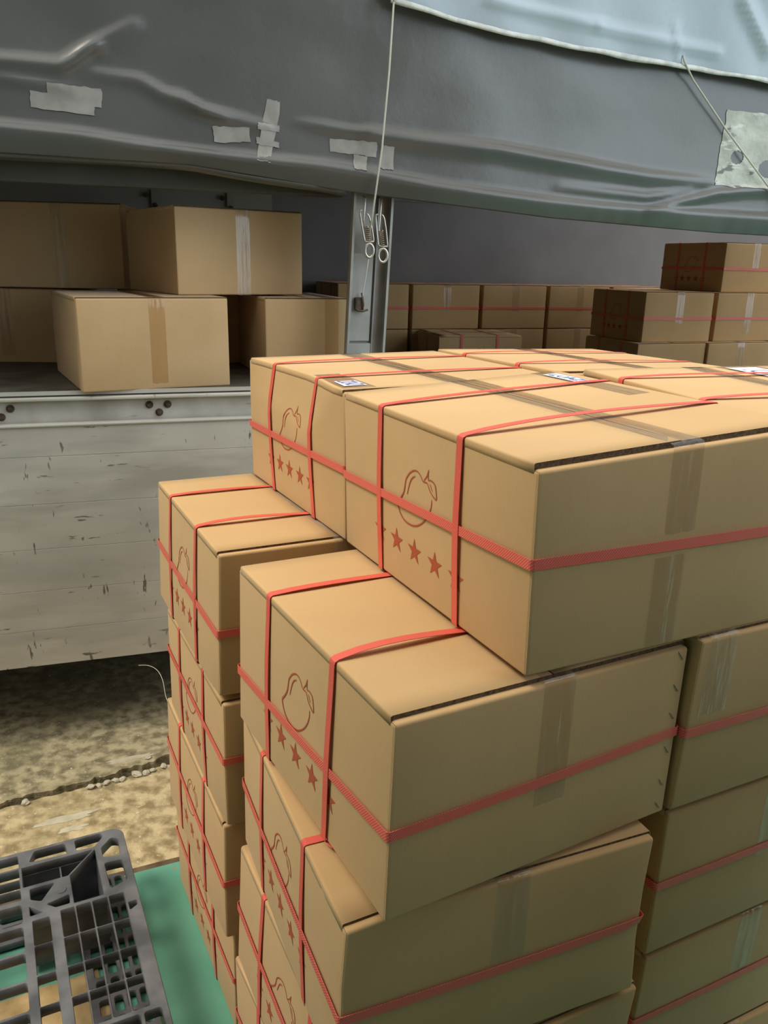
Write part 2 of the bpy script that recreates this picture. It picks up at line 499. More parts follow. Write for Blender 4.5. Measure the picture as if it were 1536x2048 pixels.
    if corner_tape:
        cp = [(-0.0007, Hh*(0.55+0.45*i/8)-0.006*(i/8), -1, 0) for i in range(9)]+[(0.001, Hh-0.0012, -0.7, 0.7), (0.006, Hh+0.0003, 0, 1), (0.03, Hh+0.0008, 0, 1), (0.06, Hh+0.0008, 0, 1)]
        tape_strip('corner_tape', cp, 0.040, 0.050, root, D, TAPE_WHITE, seed+9, wob=0.0012)
    if lower_tape:
        for yy, nn in ((-0.0009, -1),):
            tape_strip('packing_tape', [(yy, Hh*0.02+Hh*0.45*i/8, nn, 0) for i in range(9)], Wd*0.485, 0.048, root, D, tm, seed+5)
    if strapped:
        # two straps around the short way
        for si, a in enumerate((0.30, 0.732)):
            yc = a*Ln
            o = 0.0012
            cs = [(-o, -0.0002), (-o, Hh+o), (Wd+o, Hh+o), (Wd+o, -0.0002)]
            lp = loop_path(cs, 0.004)
            pts, nrm = [], []
            for p, nn in lp:
                x, z = p
                y = yc
                oo = 0.0
                if nn[1] > 0.5 and x < exposed:            # arch above the lid where nothing rests on it
                    s_ = min(1, max(0, x/exposed)); oo = arch[si]*math.sin(math.pi*s_)**0.7*(1-0.55*s_)
                if nn[0] < -0.5: y += drift[si]*(1-z/Hh)**2; oo = 0.0016*math.sin(math.pi*min(1, max(0, z/Hh)))**2 + arch[si]*0.12
                pts.append(Vector((x+(nn[0]*oo), y, z+nn[1]*oo))); nrm.append(Vector((nn[0], 0, nn[1])))
            strap_loop('strap', pts, nrm, Vector((0, 1, 0)), 0.0135, root, D, m_=STRAP_FLAT)
        # one strap around the waist, over the other two
        o = 0.0030
        cs = [(-o, -o*0.6), (-o, Ln+o*0.5), (Wd+o*0.5, Ln+o*0.5), (Wd+o*0.5, -o*0.6)]
        lp = loop_path(cs, 0.004)
        pts, nrm = [], []
        hN, hL, hR = hz
        for p, nn in lp:
            x, y = p
            cx, cy = min(1, max(0, x/Wd)), min(1, max(0, y/Ln))
            c = hN + (hL-hN)*cy + (hR-hN)*cx*(1-cy)
            pts.append(Vector((x, y, (1-c)*Hh))); nrm.append(Vector((nn[0], nn[1], 0)))
        strap_loop('strap', pts, nrm, Vector((0, 0, 1)), 0.0135, root, D)
    if staples:
        for k, c in enumerate((0.06, 0.24, 0.40, 0.60, 0.80, 0.94)):
            bm = bmesh.new()
            zc = (1-c)*Hh
            cc = Vector((Wd-0.014, -0.0010, zc)); d = Vector((0.0045, 0, -0.0062))
            tube(bm, [D(cc-d*1.0)+Vector((0, 0.0015, 0)), D(cc-d*0.9), D(cc+d*0.9), D(cc+d)+Vector((0, 0.0015, 0))], 0.0006, 5)
            link_bm('staple', bm, STAPLE, root)
    if label_at:
        (a0, b0, a1, b1), txt, tp = label_at
        zz = Hh+0.0009
        bm = bmesh.new()
        ta0, tb0, ta1, tb1 = tp
        g = [[bm.verts.new(D(Vector(((tb0+(tb1-tb0)*j/2)*Wd, (ta0+(ta1-ta0)*i/8)*Ln, zz-0.0003)))) for j in range(3)] for i in range(9)]
        for i in range(8):
            for j in range(2): bm.faces.new((g[i][j], g[i+1][j], g[i+1][j+1], g[i][j+1]))
        link_bm('label_tape', bm, TAPE, root, recalc=False)
        bm = bmesh.new()
        v = [bm.verts.new(D(Vector((b*Wd, a*Ln, zz+0.0006)))) for a, b in ((a0,b0),(a0,b1),(a1,b1),(a1,b0))]
        bm.faces.new(v)
        lb = link_bm('paper_label', bm, LABEL, root, recalc=False)
        lb['label'] = 'white paper label with blue lettering'
        mid = D(Vector(((b0+b1)/2*Wd, (a0+a1)/2*Ln, zz+0.0011)))
        lw = abs(b1-b0)*Wd; ll = abs(a1-a0)*Ln
        mw = Matrix.Translation(mid) @ Matrix.Rotation(-math.pi/2, 4, 'Z')
        t = make_text(txt, lw*1.05, BLUE, lb, mw)
        xs = [v.co.y for v in t.data.vertices]; span = max(xs)-min(xs)
        if span > ll*0.86:
            k = ll*0.86/span
            t.data.transform(Matrix.Translation(mid) @ Matrix.Diagonal((1, k, 1, 1)) @ Matrix.Translation(-mid))
    return root

def zl(k): return (4-k)*H0      # base height of layer k counted from the top
# ------------------------------------------------------------------ setting
def ground_mat(name, c1, c2, c3, moss):
    m, nt, b, t, r, bp = noisy(name, c1, c2, scale=24, rough=0.92, bump=0.9, bscale=60, dist=0.006, detail=12, lo=0.38, hi=0.60)
    n3 = N(nt, 'ShaderNodeTexNoise', Scale=2.3, Detail=5.0)
    nt.links.new(t.outputs['Object'], n3.inputs['Vector'])
    r3 = N(nt, 'ShaderNodeValToRGB')
    r3.color_ramp.elements[0].position = 0.47; r3.color_ramp.elements[0].color = (0, 0, 0, 1)
    r3.color_ramp.elements[1].position = 0.66; r3.color_ramp.elements[1].color = (1, 1, 1, 1)
    nt.links.new(n3.outputs['Fac'], r3.inputs[0])
    mx = N(nt, 'ShaderNodeMix', data_type='RGBA')
    nt.links.new(r3.outputs[0], mx.inputs['Factor']); nt.links.new(r.outputs[0], mx.inputs['A']); mx.inputs['B'].default_value = (*moss, 1)
    n4 = N(nt, 'ShaderNodeTexNoise', Scale=95.0, Detail=4.0)
    nt.links.new(t.outputs['Object'], n4.inputs['Vector'])
    r4 = N(nt, 'ShaderNodeValToRGB')
    r4.color_ramp.elements[0].position = 0.64; r4.color_ramp.elements[0].color = (0, 0, 0, 1)
    r4.color_ramp.elements[1].position = 0.74; r4.color_ramp.elements[1].color = (1, 1, 1, 1)
    nt.links.new(n4.outputs['Fac'], r4.inputs[0])
    mx2 = N(nt, 'ShaderNodeMix', data_type='RGBA')
    nt.links.new(r4.outputs[0], mx2.inputs['Factor']); nt.links.new(mx.outputs['Result'], mx2.inputs['A']); mx2.inputs['B'].default_value = (*c3, 1)
    nt.links.new(mx2.outputs['Result'], b.inputs['Base Color'])
    return m
G_FAR = ground_mat('rough_grey_concrete', (0.20, 0.17, 0.10), (0.50, 0.43, 0.27), (0.62, 0.57, 0.42), (0.20, 0.18, 0.10))
G_NEAR = ground_mat('mossy_tan_concrete', (0.27, 0.205, 0.105), (0.58, 0.47, 0.28), (0.70, 0.60, 0.42), (0.27, 0.23, 0.115))
PLASTER, _, _, _, _, _ = noisy('pale_plaster_smear', (0.46, 0.42, 0.31), (0.58, 0.54, 0.42), scale=30)
EARTH, _, _, _, _, _ = noisy('dark_soil', (0.03, 0.026, 0.015), (0.09, 0.07, 0.035), scale=60, bump=1.0)

bm = bmesh.new()
box(bm, (-6, -3, -0.12), (7, 9, -0.062))
tag(link_bm('ground', bm, EARTH), kind='structure')

def extrude_poly(bm, pts, z0, z1, mi=0):
    a = [bm.verts.new((x, y, z0)) for x, y in pts]; b = [bm.verts.new((x, y, z1)) for x, y in pts]
    bm.faces.new(b).material_index = mi; bm.faces.new(a[::-1]).material_index = mi
    for i in range(len(pts)):
        j = (i+1) % len(pts)
        bm.faces.new((a[i], a[j], b[j], b[i])).material_index = mi

def jag(pts, amp, seed, n=7):
    out = []
    for (x0, y0), (x1, y1) in zip(pts, pts[1:]):
        for k in range(n):
            t = k/n
            d = noise.noise(Vector((x0+(x1-x0)*t, y0+(y1-y0)*t, seed))*55)*amp
            out.append((x0+(x1-x0)*t-d*0.45, y0+(y1-y0)*t+d*0.9))
    out.append(pts[-1]); return out
far_edge = jag([(-2.6,1.30),(-1.9,1.62),(-1.35,1.88),(-1.087,2.003),(-1.031,2.048),(-0.972,2.072),(-0.912,2.096),(-0.836,2.149),(-0.769,2.192),(-0.703,2.244),(-0.6,2.30),(0.2,2.66),(1.2,3.1),(2.6,3.7),(6.9,5.5)], 0.016, 3.1)
near_edge = jag([(-2.6,1.293),(-1.9,1.612),(-1.35,1.872),(-1.08,1.994),(-1.019,2.031),(-0.954,2.064),(-0.892,2.094),(-0.841,2.126),(-0.757,2.164),(-0.697,2.208),(-0.6,2.27),(0.2,2.63),(1.2,3.08),(2.6,3.68),(6.9,5.48)], 0.010, 8.7)
bm = bmesh.new()
extrude_poly(bm, far_edge + [(6.9, 8.9), (-5.9, 8.9), (-5.9, 1.3)], -0.07, 0.004)
tag(link_bm('ground_far_slab', bm, G_FAR), kind='structure')
# near slab stops at the painted floor
GX, GY = -0.62, 1.745                                    # a point on the green floor's edge
ge = Vector((0.915, 0.404)); gn = Vector((0.404, -0.915))
gl = lambda s, d: (GX+ge[0]*s+gn[0]*d, GY+ge[1]*s+gn[1]*d)
bm = bmesh.new()
extrude_poly(bm, [near_edge[0]] + near_edge[1:] + [gl(8, -0.02), gl(-3, -0.02)], -0.07, -0.006)
tag(link_bm('ground_near_slab', bm, G_NEAR), kind='structure')
# pale smear on the near slab
bm = bmesh.new()
for (cx, cy, rx, ry, sd) in ((-0.875,1.962,0.075,0.017,1),(-0.845,1.918,0.035,0.013,2),(-0.79,2.238,0.07,0.012,5)):
    zz = -0.0052 if cy < 2.1 else 0.0046
    ring = []
    for k in range(48):
        a = 2*math.pi*k/48; r_ = 1+0.5*noise.noise(Vector((math.cos(a)*1.6+sd*5, math.sin(a)*1.6, 0)))+0.22*noise.noise(Vector((math.cos(a)*4, math.sin(a)*4+sd*3, 2)))
        x, y = rx*r_*math.cos(a), ry*r_*math.sin(a)
        ring.append((cx+x*0.9-y*0.43, cy+x*0.43+y*0.9))
    extrude_poly(bm, ring, zz-0.004, zz)
tag(link_bm('trim_plaster_smear', bm, PLASTER), kind='structure')

m_, nt, b, t, r, bp = noisy('green_floor_paint', (0.09, 0.29, 0.205), (0.18, 0.46, 0.345), scale=3.2, rough=0.42, bump=0.15, bscale=26, dist=0.002, spec=0.45, lo=0.3, hi=0.72)
n5 = N(nt, 'ShaderNodeTexNoise', Scale=11.0, Detail=5.0, Roughness=0.6); nt.links.new(t.outputs['Object'], n5.inputs['Vector'])
r5 = N(nt, 'ShaderNodeValToRGB'); r5.color_ramp.elements[0].position = 0.675; r5.color_ramp.elements[0].color = (0, 0, 0, 1); r5.color_ramp.elements[1].position = 0.69; r5.color_ramp.elements[1].color = (1, 1, 1, 1)
nt.links.new(n5.outputs['Fac'], r5.inputs[0])
mx = N(nt, 'ShaderNodeMix', data_type='RGBA'); nt.links.new(r5.outputs[0], mx.inputs['Factor']); nt.links.new(r.outputs[0], mx.inputs['A']); mx.inputs['B'].default_value = (0.33, 0.24, 0.14, 1)
nt.links.new(mx.outputs['Result'], b.inputs['Base Color'])
GREEN = m_
bm = bmesh.new()
extrude_poly(bm, [gl(-2.6, 0.0), gl(6, 0.0), gl(6, 4.2), gl(-2.6, 4.2)], -0.06, 0.0)
tag(link_bm('floor', bm, GREEN), kind='structure')
EDGE, *_ = noisy('rusty_brown_edging', (0.085, 0.055, 0.035), (0.17, 0.115, 0.07), scale=22)
bm = bmesh.new()
extrude_poly(bm, [gl(-2.6, -0.022), gl(6, -0.022), gl(6, 0.0), gl(-2.6, 0.0)], -0.06, -0.003)
tag(link_bm('trim_1', bm, EDGE), kind='structure')

STONE, *_ = noisy('pale_stone', (0.42, 0.38, 0.28), (0.68, 0.64, 0.52), scale=40, bump=0.6)
def stone(name, x, y, z, s, seed, label):
    bm = bmesh.new()
    bmesh.ops.create_icosphere(bm, subdivisions=2, radius=s)
    for v in bm.verts:
        v.co *= 1+0.5*noise.noise(v.co/s*1.3+Vector((seed, 0, 0)))
        v.co.z *= 0.55
        v.co.x *= 1.25
    mz = min(v.co.z for v in bm.verts)
    for v in bm.verts: v.co.z -= mz
    o = link_bm(name, bm, STONE)
    o.location = (x, y, z); o.rotation_euler = (0, 0, seed*1.7)
    tag(o, label, 'stone', 'loose stones along the concrete crack')
stone('pebble', -1.021, 2.020, -0.0065, 0.0105, 1, 'rounded pale pebble lying alone in the crack at far left of the row')
PEB = ['leftmost pebble of the rubble row nearest the carton stack', 'small pebble second from the left in the rubble row', 'pebble third from the left in the rubble row', 'pebble fourth from the left in the rubble row', 'pebble fifth from the left, mid rubble row', 'biggest pebble of the rubble row, right of its middle', 'pebble just right of the biggest one in the rubble row', 'small pebble second from the right end of the rubble row', 'pebble at the right end of the rubble row, touching the cartons in view', 'tiny pebble lying alone on the far slab above the rubble row']
for i, (x, y, s, zz) in enumerate([(-0.858,2.100,0.011,-0.0065),(-0.838,2.110,0.008,-0.0065),(-0.820,2.122,0.009,-0.0065),(-0.796,2.134,0.010,-0.0065),(-0.778,2.142,0.009,-0.0065),(-0.742,2.168,0.013,-0.0065),(-0.716,2.176,0.010,-0.0065),(-0.700,2.192,0.009,-0.0065),(-0.672,2.215,0.010,-0.0065),(-0.728,2.245,0.008,0.0035)]):
    stone('pebble', x, y, zz, s, i+2.3, PEB[i])

# thin tan board under the pallet
TAN, *_ = noisy('worn_tan_board', (0.36, 0.25, 0.11), (0.55, 0.40, 0.20), scale=18, bump=0.5, bscale=50)
bm = bmesh.new()
tb = [(-0.614,1.441),(-0.567,1.358),(-0.515,1.300),(-0.42,1.10),(-0.62,0.96),(-1.16,0.72),(-1.32,1.02),(-0.786,1.352)]
extrude_poly(bm, jag(tb+[tb[0]], 0.012, 5.5, 5)[:-1], 0.0002, 0.0042)
tag(link_bm('tan_board', bm, TAN), 'worn tan board lying flat on the green floor under the plastic pallet', 'board')

# ------------------------------------------------------------------ plastic pallet
m_, nt, b, t, r, bp = noisy('black_pallet_plastic', (0.075, 0.080, 0.090), (0.17, 0.175, 0.19), scale=14, rough=0.5, bump=0.25, bscale=60, spec=0.5)
PLASTIC = m_
PC = Vector((-0.640, 1.729)); pe1 = Vector((-0.8985, -0.4390)); pe2 = Vector((0.4390, -0.8985))
PW, PL, PH, PB = 1.10, 1.28, 0.15, 0.0045
def pallet_plate(name, outer, holes, z0, z1, parent, bev=0.0012):
    cu = bpy.data.curves.new(name, 'CURVE'); cu.dimensions = '2D'; cu.fill_mode = 'BOTH'
    cu.extrude = (z1-z0)/2 - bev; cu.bevel_depth = bev; cu.bevel_resolution = 0; cu.offset = -bev
    for poly in [outer]+holes:
        sp = cu.splines.new('POLY'); sp.points.add(len(poly)-1); sp.use_cyclic_u = True
        for q, (x, y) in zip(sp.points, poly): q.co = (x, y, 0, 1)
    tmp = bpy.data.objects.new('tmp', cu); COL.objects.link(tmp)
    dg = bpy.context.evaluated_depsgraph_get(); dg.update()
    me = bpy.data.meshes.new_from_object(tmp.evaluated_get(dg)); bpy.data.objects.remove(tmp)
    me.transform(Matrix.Translation((0, 0, (z0+z1)/2))); me.materials.clear(); me.materials.append(PLASTIC)
    o = bpy.data.objects.new(name, me); COL.objects.link(o); o.parent = parent
    return o
def rr(x0, y0, x1, y1, r=0.004, n=3):
    out = []
    r = min(r, abs(x1-x0)/2.1, abs(y1-y0)/2.1)
    for cx, cy, a0 in ((x1-r, y1-r, 0), (x0+r, y1-r, 90), (x0+r, y0+r, 180), (x1-r, y0+r, 270)):
        for k in range(n+1):
            a = math.radians(a0+90*k/n); out.append((cx+r*math.cos(a), cy+r*math.sin(a)))
    return out
def rpoly(pts, r=0.006):
    out = []
    n = len(pts)
    for i in range(n):
        p0, p1, p2 = Vector(pts[i-1]), Vector(pts[i]), Vector(pts[(i+1) % n])
        a = p1+(p0-p1).normalized()*min(r, (p0-p1).length*0.45); b_ = p1+(p2-p1).normalized()*min(r, (p2-p1).length*0.45)
        for k in range(4):
            t = k/3; q = (a*(1-t)**2 + p1*2*t*(1-t) + b_*t*t); out.append((q[0], q[1]))
    return out
corner_holes = [
    rpoly([(0.112,0.010),(0.050,0.007),(0.047,0.020),(0.073,0.052),(0.112,0.047)]),
    rpoly([(0.216,0.046),(0.203,0.010),(0.134,0.010),(0.132,0.049)]),
    rpoly([(0.057,0.063),(0.030,0.034),(0.015,0.042),(0.018,0.104),(0.057,0.097)]),
    rpoly([(0.057,0.120),(0.017,0.123),(0.016,0.194),(0.055,0.209)]),
    rpoly([(0.0765,0.060),(0.233,0.060),(0.233,0.127),(0.1385,0.127)], 0.002),
    rpoly([(0.0715,0.0615),(0.1340,0.1300),(0.1340,0.222),(0.0715,0.222)], 0.002),
    rpoly([(0.220,0.139),(0.168,0.139),(0.199,0.186),(0.220,0.173)], 0.004),
    rpoly([(0.189,0.201),(0.141,0.190),(0.143,0.218),(0.172,0.218)], 0.004),
    rpoly([(0.224,0.194),(0.198,0.222),(0.224,0.224)], 0.003)]
quarter = list(corner_holes)
cols = [(0.0305,0.0625),(0.0655,0.0975),(0.1005,0.1315),(0.1345,0.1635)]
rows = [(0.233,0.3135),(0.3165,0.3945),(0.3975,0.4725),(0.4755,0.5540)]
for i, (a, b2) in enumerate(cols):
    for j, (c, d) in enumerate(rows):
        quarter.append(rr(a, c, b2, d, 0.003))
for (c, d) in ((0.241,0.3135),(0.3165,0.3945),(0.3975,0.4725),(0.4755,0.5540)): quarter.append(rr(0.186, c, 0.2205, d, 0.003))
quarter.append(rpoly([(0.008,0.268),(0.026,0.268),(0.026,0.292),(0.008,0.281)], 0.003))
for (c, d) in ((0.012,0.055),(0.0615,0.0965),(0.0995,0.1295),(0.1325,0.1655)): quarter.append(rr(0.2390, c, 0.395, d, 0.003))
for (c, d) in ((0.181,0.238),(0.250,0.3195),(0.3265,0.3965),(0.4035,0.4725),(0.4795,0.554)): quarter.append(rr(0.2390, c, 0.395, d, 0.006))
for a, b2 in ((0.012,0.045),(0.052,0.115),(0.125,0.200),(0.215,0.300),(0.312,0.395)): quarter.append(rr(a, 0.566, b2, 0.626, 0.006))
for a, b2 in ((0.402,0.445),(0.452,0.5435)):
    for c, d in ((0.012,0.05),(0.06,0.13),(0.14,0.22),(0.235,0.3135),(0.3165,0.3945),(0.3975,0.4725),(0.4755,0.5540),(0.566,0.626)): quarter.append(rr(a, c, b2, d, 0.004))
def mirror4(hs, W_, L_):
    out = []
    for h in hs:
        out.append(h); out.append([(W_-x, y) for x, y in h][::-1]); out.append([(x, L_-y) for x, y in h][::-1]); out.append([(W_-x, L_-y) for x, y in h])
    return out
pal = empty('plastic_pallet', (PC[0], PC[1], PB), 0)
tag(pal, 'black plastic pallet with open ribbed deck on the green floor', 'pallet')
# local frame is left-handed (p, q), so build in p,q with q negated
def PQ(poly): return [(-x, -y) for x, y in poly]
pal.rotation_euler = (0, 0, math.atan2(-pe1[1], -pe1[0]))
deck_out = rr(0, 0, PW, PL, 0.030, 6)
pallet_plate('top_deck', PQ(deck_out), [PQ(h) for h in mirror4(quarter, PW, PL)], PH-0.024, PH, pal)
# bottom deck: runners with slots
bh = []
for a, b2 in ((0.012,0.030),(0.038,0.056),(0.064,0.082),(0.090,0.112)):
    y = 0.012
    while y < PL/2-0.05:
        bh.append(rr(a, y, b2, y+0.040, 0.006)); y += 0.052
for c, d in ((0.012,0.034),(0.046,0.068),(0.080,0.102)):
    x = 0.13
    while x < PW/2-0.08:
        bh.append(rr(x, c, x+0.075, d, 0.010)); x += 0.088
bh.append(rr(0.13, 0.135, 0.50, 0.56, 0.02))
pallet_plate('bottom_deck', PQ(rr(0.002, 0.002, PW-0.002, PL-0.002, 0.03, 6)), [PQ(h) for h in mirror4(bh, PW, PL)], 0.0, 0.016, pal)
for cx in (0.0, PW/2-0.085, PW-0.17):
    for cy in (0.0, PL/2-0.085, PL-0.17):
        x0, x1, y0, y1 = cx+0.004+ (0.064 if cx == 0 else 0), cx+0.166 - (0.064 if cx > 0.6 else 0), cy+0.004+(0.054 if cy == 0 else 0), cy+0.166-(0.054 if cy > 0.8 else 0)
        if cx == 0: x1 = 0.236
        if cx > 0.6: x0 = PW-0.236
        if cy == 0: y1 = 0.225
        if cy > 0.8: y0 = PL-0.225
        bm = bmesh.new()
        w = 0.0035
        for (a, b3, c, d) in ((x0,y0,x1,y0+w),(x0,y1-w,x1,y1),(x0,y0+w,x0+w,y1-w),(x1-w,y0+w,x1,y1-w),((x0+x1)/2-w/2,y0+w,(x0+x1)/2+w/2,y1-w)):
            box(bm, (-c, -d, 0.0155), (-a, -b3, PH-0.0235))
        link_bm('leg_block', bm, PLASTIC, pal)
bm = bmesh.new()
bmesh.ops.create_cone(bm, cap_ends=True, segments=20, radius1=0.013, radius2=0.011, depth=0.003, matrix=Matrix.Translation((-0.157, -0.170, PH+0.0005)))
link_bm('screw_boss', bm, PLASTIC, pal)

# ------------------------------------------------------------------ unseen walls and canopy, added to shade the cartons' end faces
BLOCKM, *_ = noisy('dim_light_blocker', (0.05, 0.042, 0.028), (0.075, 0.064, 0.045), scale=2)
bm = bmesh.new(); box(bm, (-2.2, -1.35, -0.06), (2.5, -1.15, 3.1)); tag(link_bm('shade_wall_back', bm, BLOCKM), kind='structure')
bm = bmesh.new(); box(bm, (1.45, -1.15, -0.06), (1.65, 0.85, 1.55)); tag(link_bm('shade_wall_right', bm, BLOCKM), kind='structure')
bm = bmesh.new(); box(bm, (-2.2, -1.35, 3.1), (2.5, 0.35, 3.16)); tag(link_bm('shade_canopy', bm, BLOCKM), kind='structure')
# ------------------------------------------------------------------ the strapped stack
GS = 'red-strapped cartons of the big stack'
carton('large strapped carton on top of the nearest column, its lid facing the camera', (0.1614,0.8358), 0.4586, zl(0), -0.012,0.0058,0.0467,0.0186,-0.0299,0.0077,0.0096,
       group=GS, exposed=0.41, arch=(0.011,0.005), hz=(0.445,0.525,0.51), tape=0.42, lower_tape=True, seed=3, label_at=((0.93,0.865,0.74,0.935),'ZOAZI',(0.985,0.85,0.50,0.95)), lift=(0.001,0.0), fth=0.0075)
carton('top strapped carton behind the largest one, standing on the rear left column', (-0.0675,1.3122), 0.4751, zl(0), -0.0092,0.0011,0.0058,-0.0041,0.0059,0.005,0.0049,
       group=GS, exposed=0.44, arch=(0.004,0.004), hz=(0.512,0.545,0.52), seed=4, label_at=((0.19,0.035,0.075,0.13),'ZOAZI',(0.38,0.015,0.04,0.15)), drift=(-0.012,-0.012),
       sag=[(0,0.0),(0.08,0.02),(0.2,0.22),(0.3,0.36),(0.42,0.42),(0.6,0.33),(0.8,0.30),(1,0.28)], step=0.014)
carton('strapped carton in the second layer whose lid shows in front of the largest top carton', (0.0165,0.759), 0.506, zl(1), -0.0054,0.0134,-0.0121,-0.0043,-0.0038,-0.0011,-0.0074,
       group=GS, exposed=0.20, arch=(0.011,0.004), hz=(0.55,0.665,0.50), tape=0.66, seed=5, staples=True, drift=(0.012,0.0), clearance=0.0008, fth=0.0065)
carton('strapped carton in the third layer of the nearest column with a crushed front corner', (-0.0373,0.7567), 0.3938, zl(2), -0.0065,-0.0035,-0.002,0.0045,0.0003,-0.001,-0.0037,
       group=GS, exposed=0.05, arch=(0.0,0.0), hz=(0.53,0.53,0.53), tape=0.50, seed=6, drift=(-0.006,0.004), clearance=0.0008,
       crush=[(0.0,0.0,1.0,0.085,0.004,0.0,-0.007),(1.0,0.0,0.72,0.035,-0.006,0.004,0),(1.0,0.0,0.40,0.035,-0.006,0.004,0),(1.0,0.0,0.14,0.035,-0.006,0.003,0)])
carton('fourth-layer strapped carton of the nearest column, only a strip of its side visible', (-0.0172,0.7466), 0.4468, zl(3), -0.0085,0.0121,0,0.0182,0.0,0.0205,-0.0073,
       group=GS, exposed=0.05, arch=(0.0,0.0), seed=7, clearance=0.0008)
carton('bottom strapped carton of the nearest column, its pale lid edge sticking out', (-0.0277,0.8046), 0.4984, zl(4), -0.0021,-0.0124,0,-0.0047,0,0,0,
       group=GS, exposed=0.04, arch=(0.0,0.0), seed=8, clearance=0.0008)
carton('second-layer strapped carton of the rear left column with its lid showing below the top row', (-0.2661,1.2447), 0.4551, zl(1), -0.0006,-0.0022,0,0.0005,0,0.0015,-0.0094,
       group=GS, exposed=0.21, arch=(0.009,0.004), hz=(0.54,0.52,0.54), seed=9, clearance=0.0006, tape_m=TAPE_WHITE, lift=(0.0,0.0), crush=[(0,0,0,0.02,0.003,0.003,0.004)])
carton('third-layer strapped carton of the rear left column', (-0.2687,1.2434), 0.4489, zl(2), -0.0072,-0.030,0,-0.0181,0,0.0048,-0.0019,
       group=GS, exposed=0.03, arch=(0.0,0.0), hz=(0.45,0.40,0.47), seed=10, clearance=0.0006, crush=[(0,0,0,0.02,0.003,0.003,0.004)])
carton('fourth-layer strapped carton of the rear left column, a pale lid edge along its top', (-0.2811,1.2674), 0.4573, zl(3), -0.0062,0.0105,-0.0006,-0.001,0,-0.0044,-0.0076,
       group=GS, exposed=0.03, arch=(0.0,0.0), hz=(0.5,0.42,0.5), seed=11, clearance=0.0006, crush=[(0,0,0,0.02,0.003,0.003,0.004)])
carton('bottom strapped carton of the rear left column standing on the green floor', (-0.2784,1.2972), 0.4749, zl(4), -0.0026,-0.009,0,-0.0198,0,0.0036,-0.0011,
       group=GS, exposed=0.03, arch=(0.0,0.0), hz=(0.5,0.40,0.5), seed=12, clearance=0.0006)
carton('second-layer strapped carton at the right frame edge with glinting tape on its corner', (0.4149,0.9634), 0.4586, zl(1), -0.0006,0,0,0,0,0.0083,-0.0075,
       group=GS, exposed=0.03, arch=(0.0,0.0), hz=(0.53,0.53,0.53), corner_tape=True, seed=13, clearance=0.0006)
carton('third-layer strapped carton at the right frame edge, a red band round its middle', (0.406,0.9737), 0.4586, zl(2), -0.0055,0,0,0,0,0.0083,0.0017,
       group=GS, exposed=0.03, arch=(0.0,0.0), hz=(0.50,0.50,0.50), seed=14, clearance=0.0006)
carton('fourth-layer strapped carton at the right frame edge with a taped lid seam', (0.4105,0.9907), 0.4586, zl(3), -0.0095,0,0,0,0,0.0137,-0.0016,
       group=GS, exposed=0.03, arch=(0.0,0.0), seed=15, clearance=0.0006, tape_m=TAPE)
carton('bottom strapped carton in the lower right corner of the frame', (0.415,1.0), 0.4586, zl(4), 0,0,0,0,0,0,0,
       group=GS, exposed=0.03, arch=(0.0,0.0), seed=16, clearance=0.0006)
carton('top strapped carton at the right frame edge bearing a large white label', (0.512,1.067), 0.30, zl(0), 0.0027,0.0096,0.0006,-0.0009,0.008,0,0,
       group=GS, exposed=0.45, arch=(0.007,0.006), seed=17, label_at=((0.93,0.64,0.60,0.80),'ZOAZI',(0.97,0.62,0.58,0.84)))
carton('farthest top strapped carton, a brown tape end on its near edge', (0.328,1.5405), 0.4323, zl(0), 0.0006,-0.0126,-0.0197,0.0015,0.0124,0,0,
       group=GS, exposed=0.45, arch=(0.006,0.006), seed=18, tape_m=TAPE)
for k in (1, 2, 3, 4):
    carton('strapped carton low in the rear right column, hidden behind the other columns', (0.345,1.53), 0.45, zl(k), seed=20+k,
           group='hidden lower cartons of the rear right column', exposed=0.03, arch=(0, 0), clearance=0.0006, tape=0.3)
WIRE, _, _b = mat('pale_strap_sliver'); _b.inputs['Base Color'].default_value = (0.55, 0.52, 0.42, 1)
bm = bmesh.new()
tube(bm, catmull([(-0.661,2.013,0.452),(-0.631,2.010,0.453),(-0.604,1.995,0.446),(-0.583,1.965,0.432),(-0.565,1.925,0.405),(-0.535,1.885,0.385),(-0.49,1.83,0.37),(-0.44,1.752,0.36)], 6), 0.0008, 6)
tag(link_bm('loose_wire', bm, WIRE), 'thin pale wire curving out from behind the rear left column', 'wire')
# ------------------------------------------------------------------ truck (local x runs along its side, local y goes inwards)
TQ, TY = Vector((-0.9, 2.4)), 0.32
ZF, ZR = 1.137, 0.872                       # left bay floor, lower right bay floor
def TW(s, y, z=0): return Vector((TQ[0]+math.cos(TY)*s-math.sin(TY)*y, TQ[1]+math.sin(TY)*s+math.cos(TY)*y, z))
truck = empty('truck', (TQ[0], TQ[1], 0), TY)
tag(truck, 'pale metal flatbed truck with folded drop side behind the cartons', 'truck')

m_, nt, b, t, r, bp = noisy('weathered_aluminium', (0.50, 0.48, 0.43), (0.64, 0.615, 0.555), scale=2.5, rough=0.55, bump=0.15, bscale=9, dist=0.004, metallic=0.15, spec=0.4)
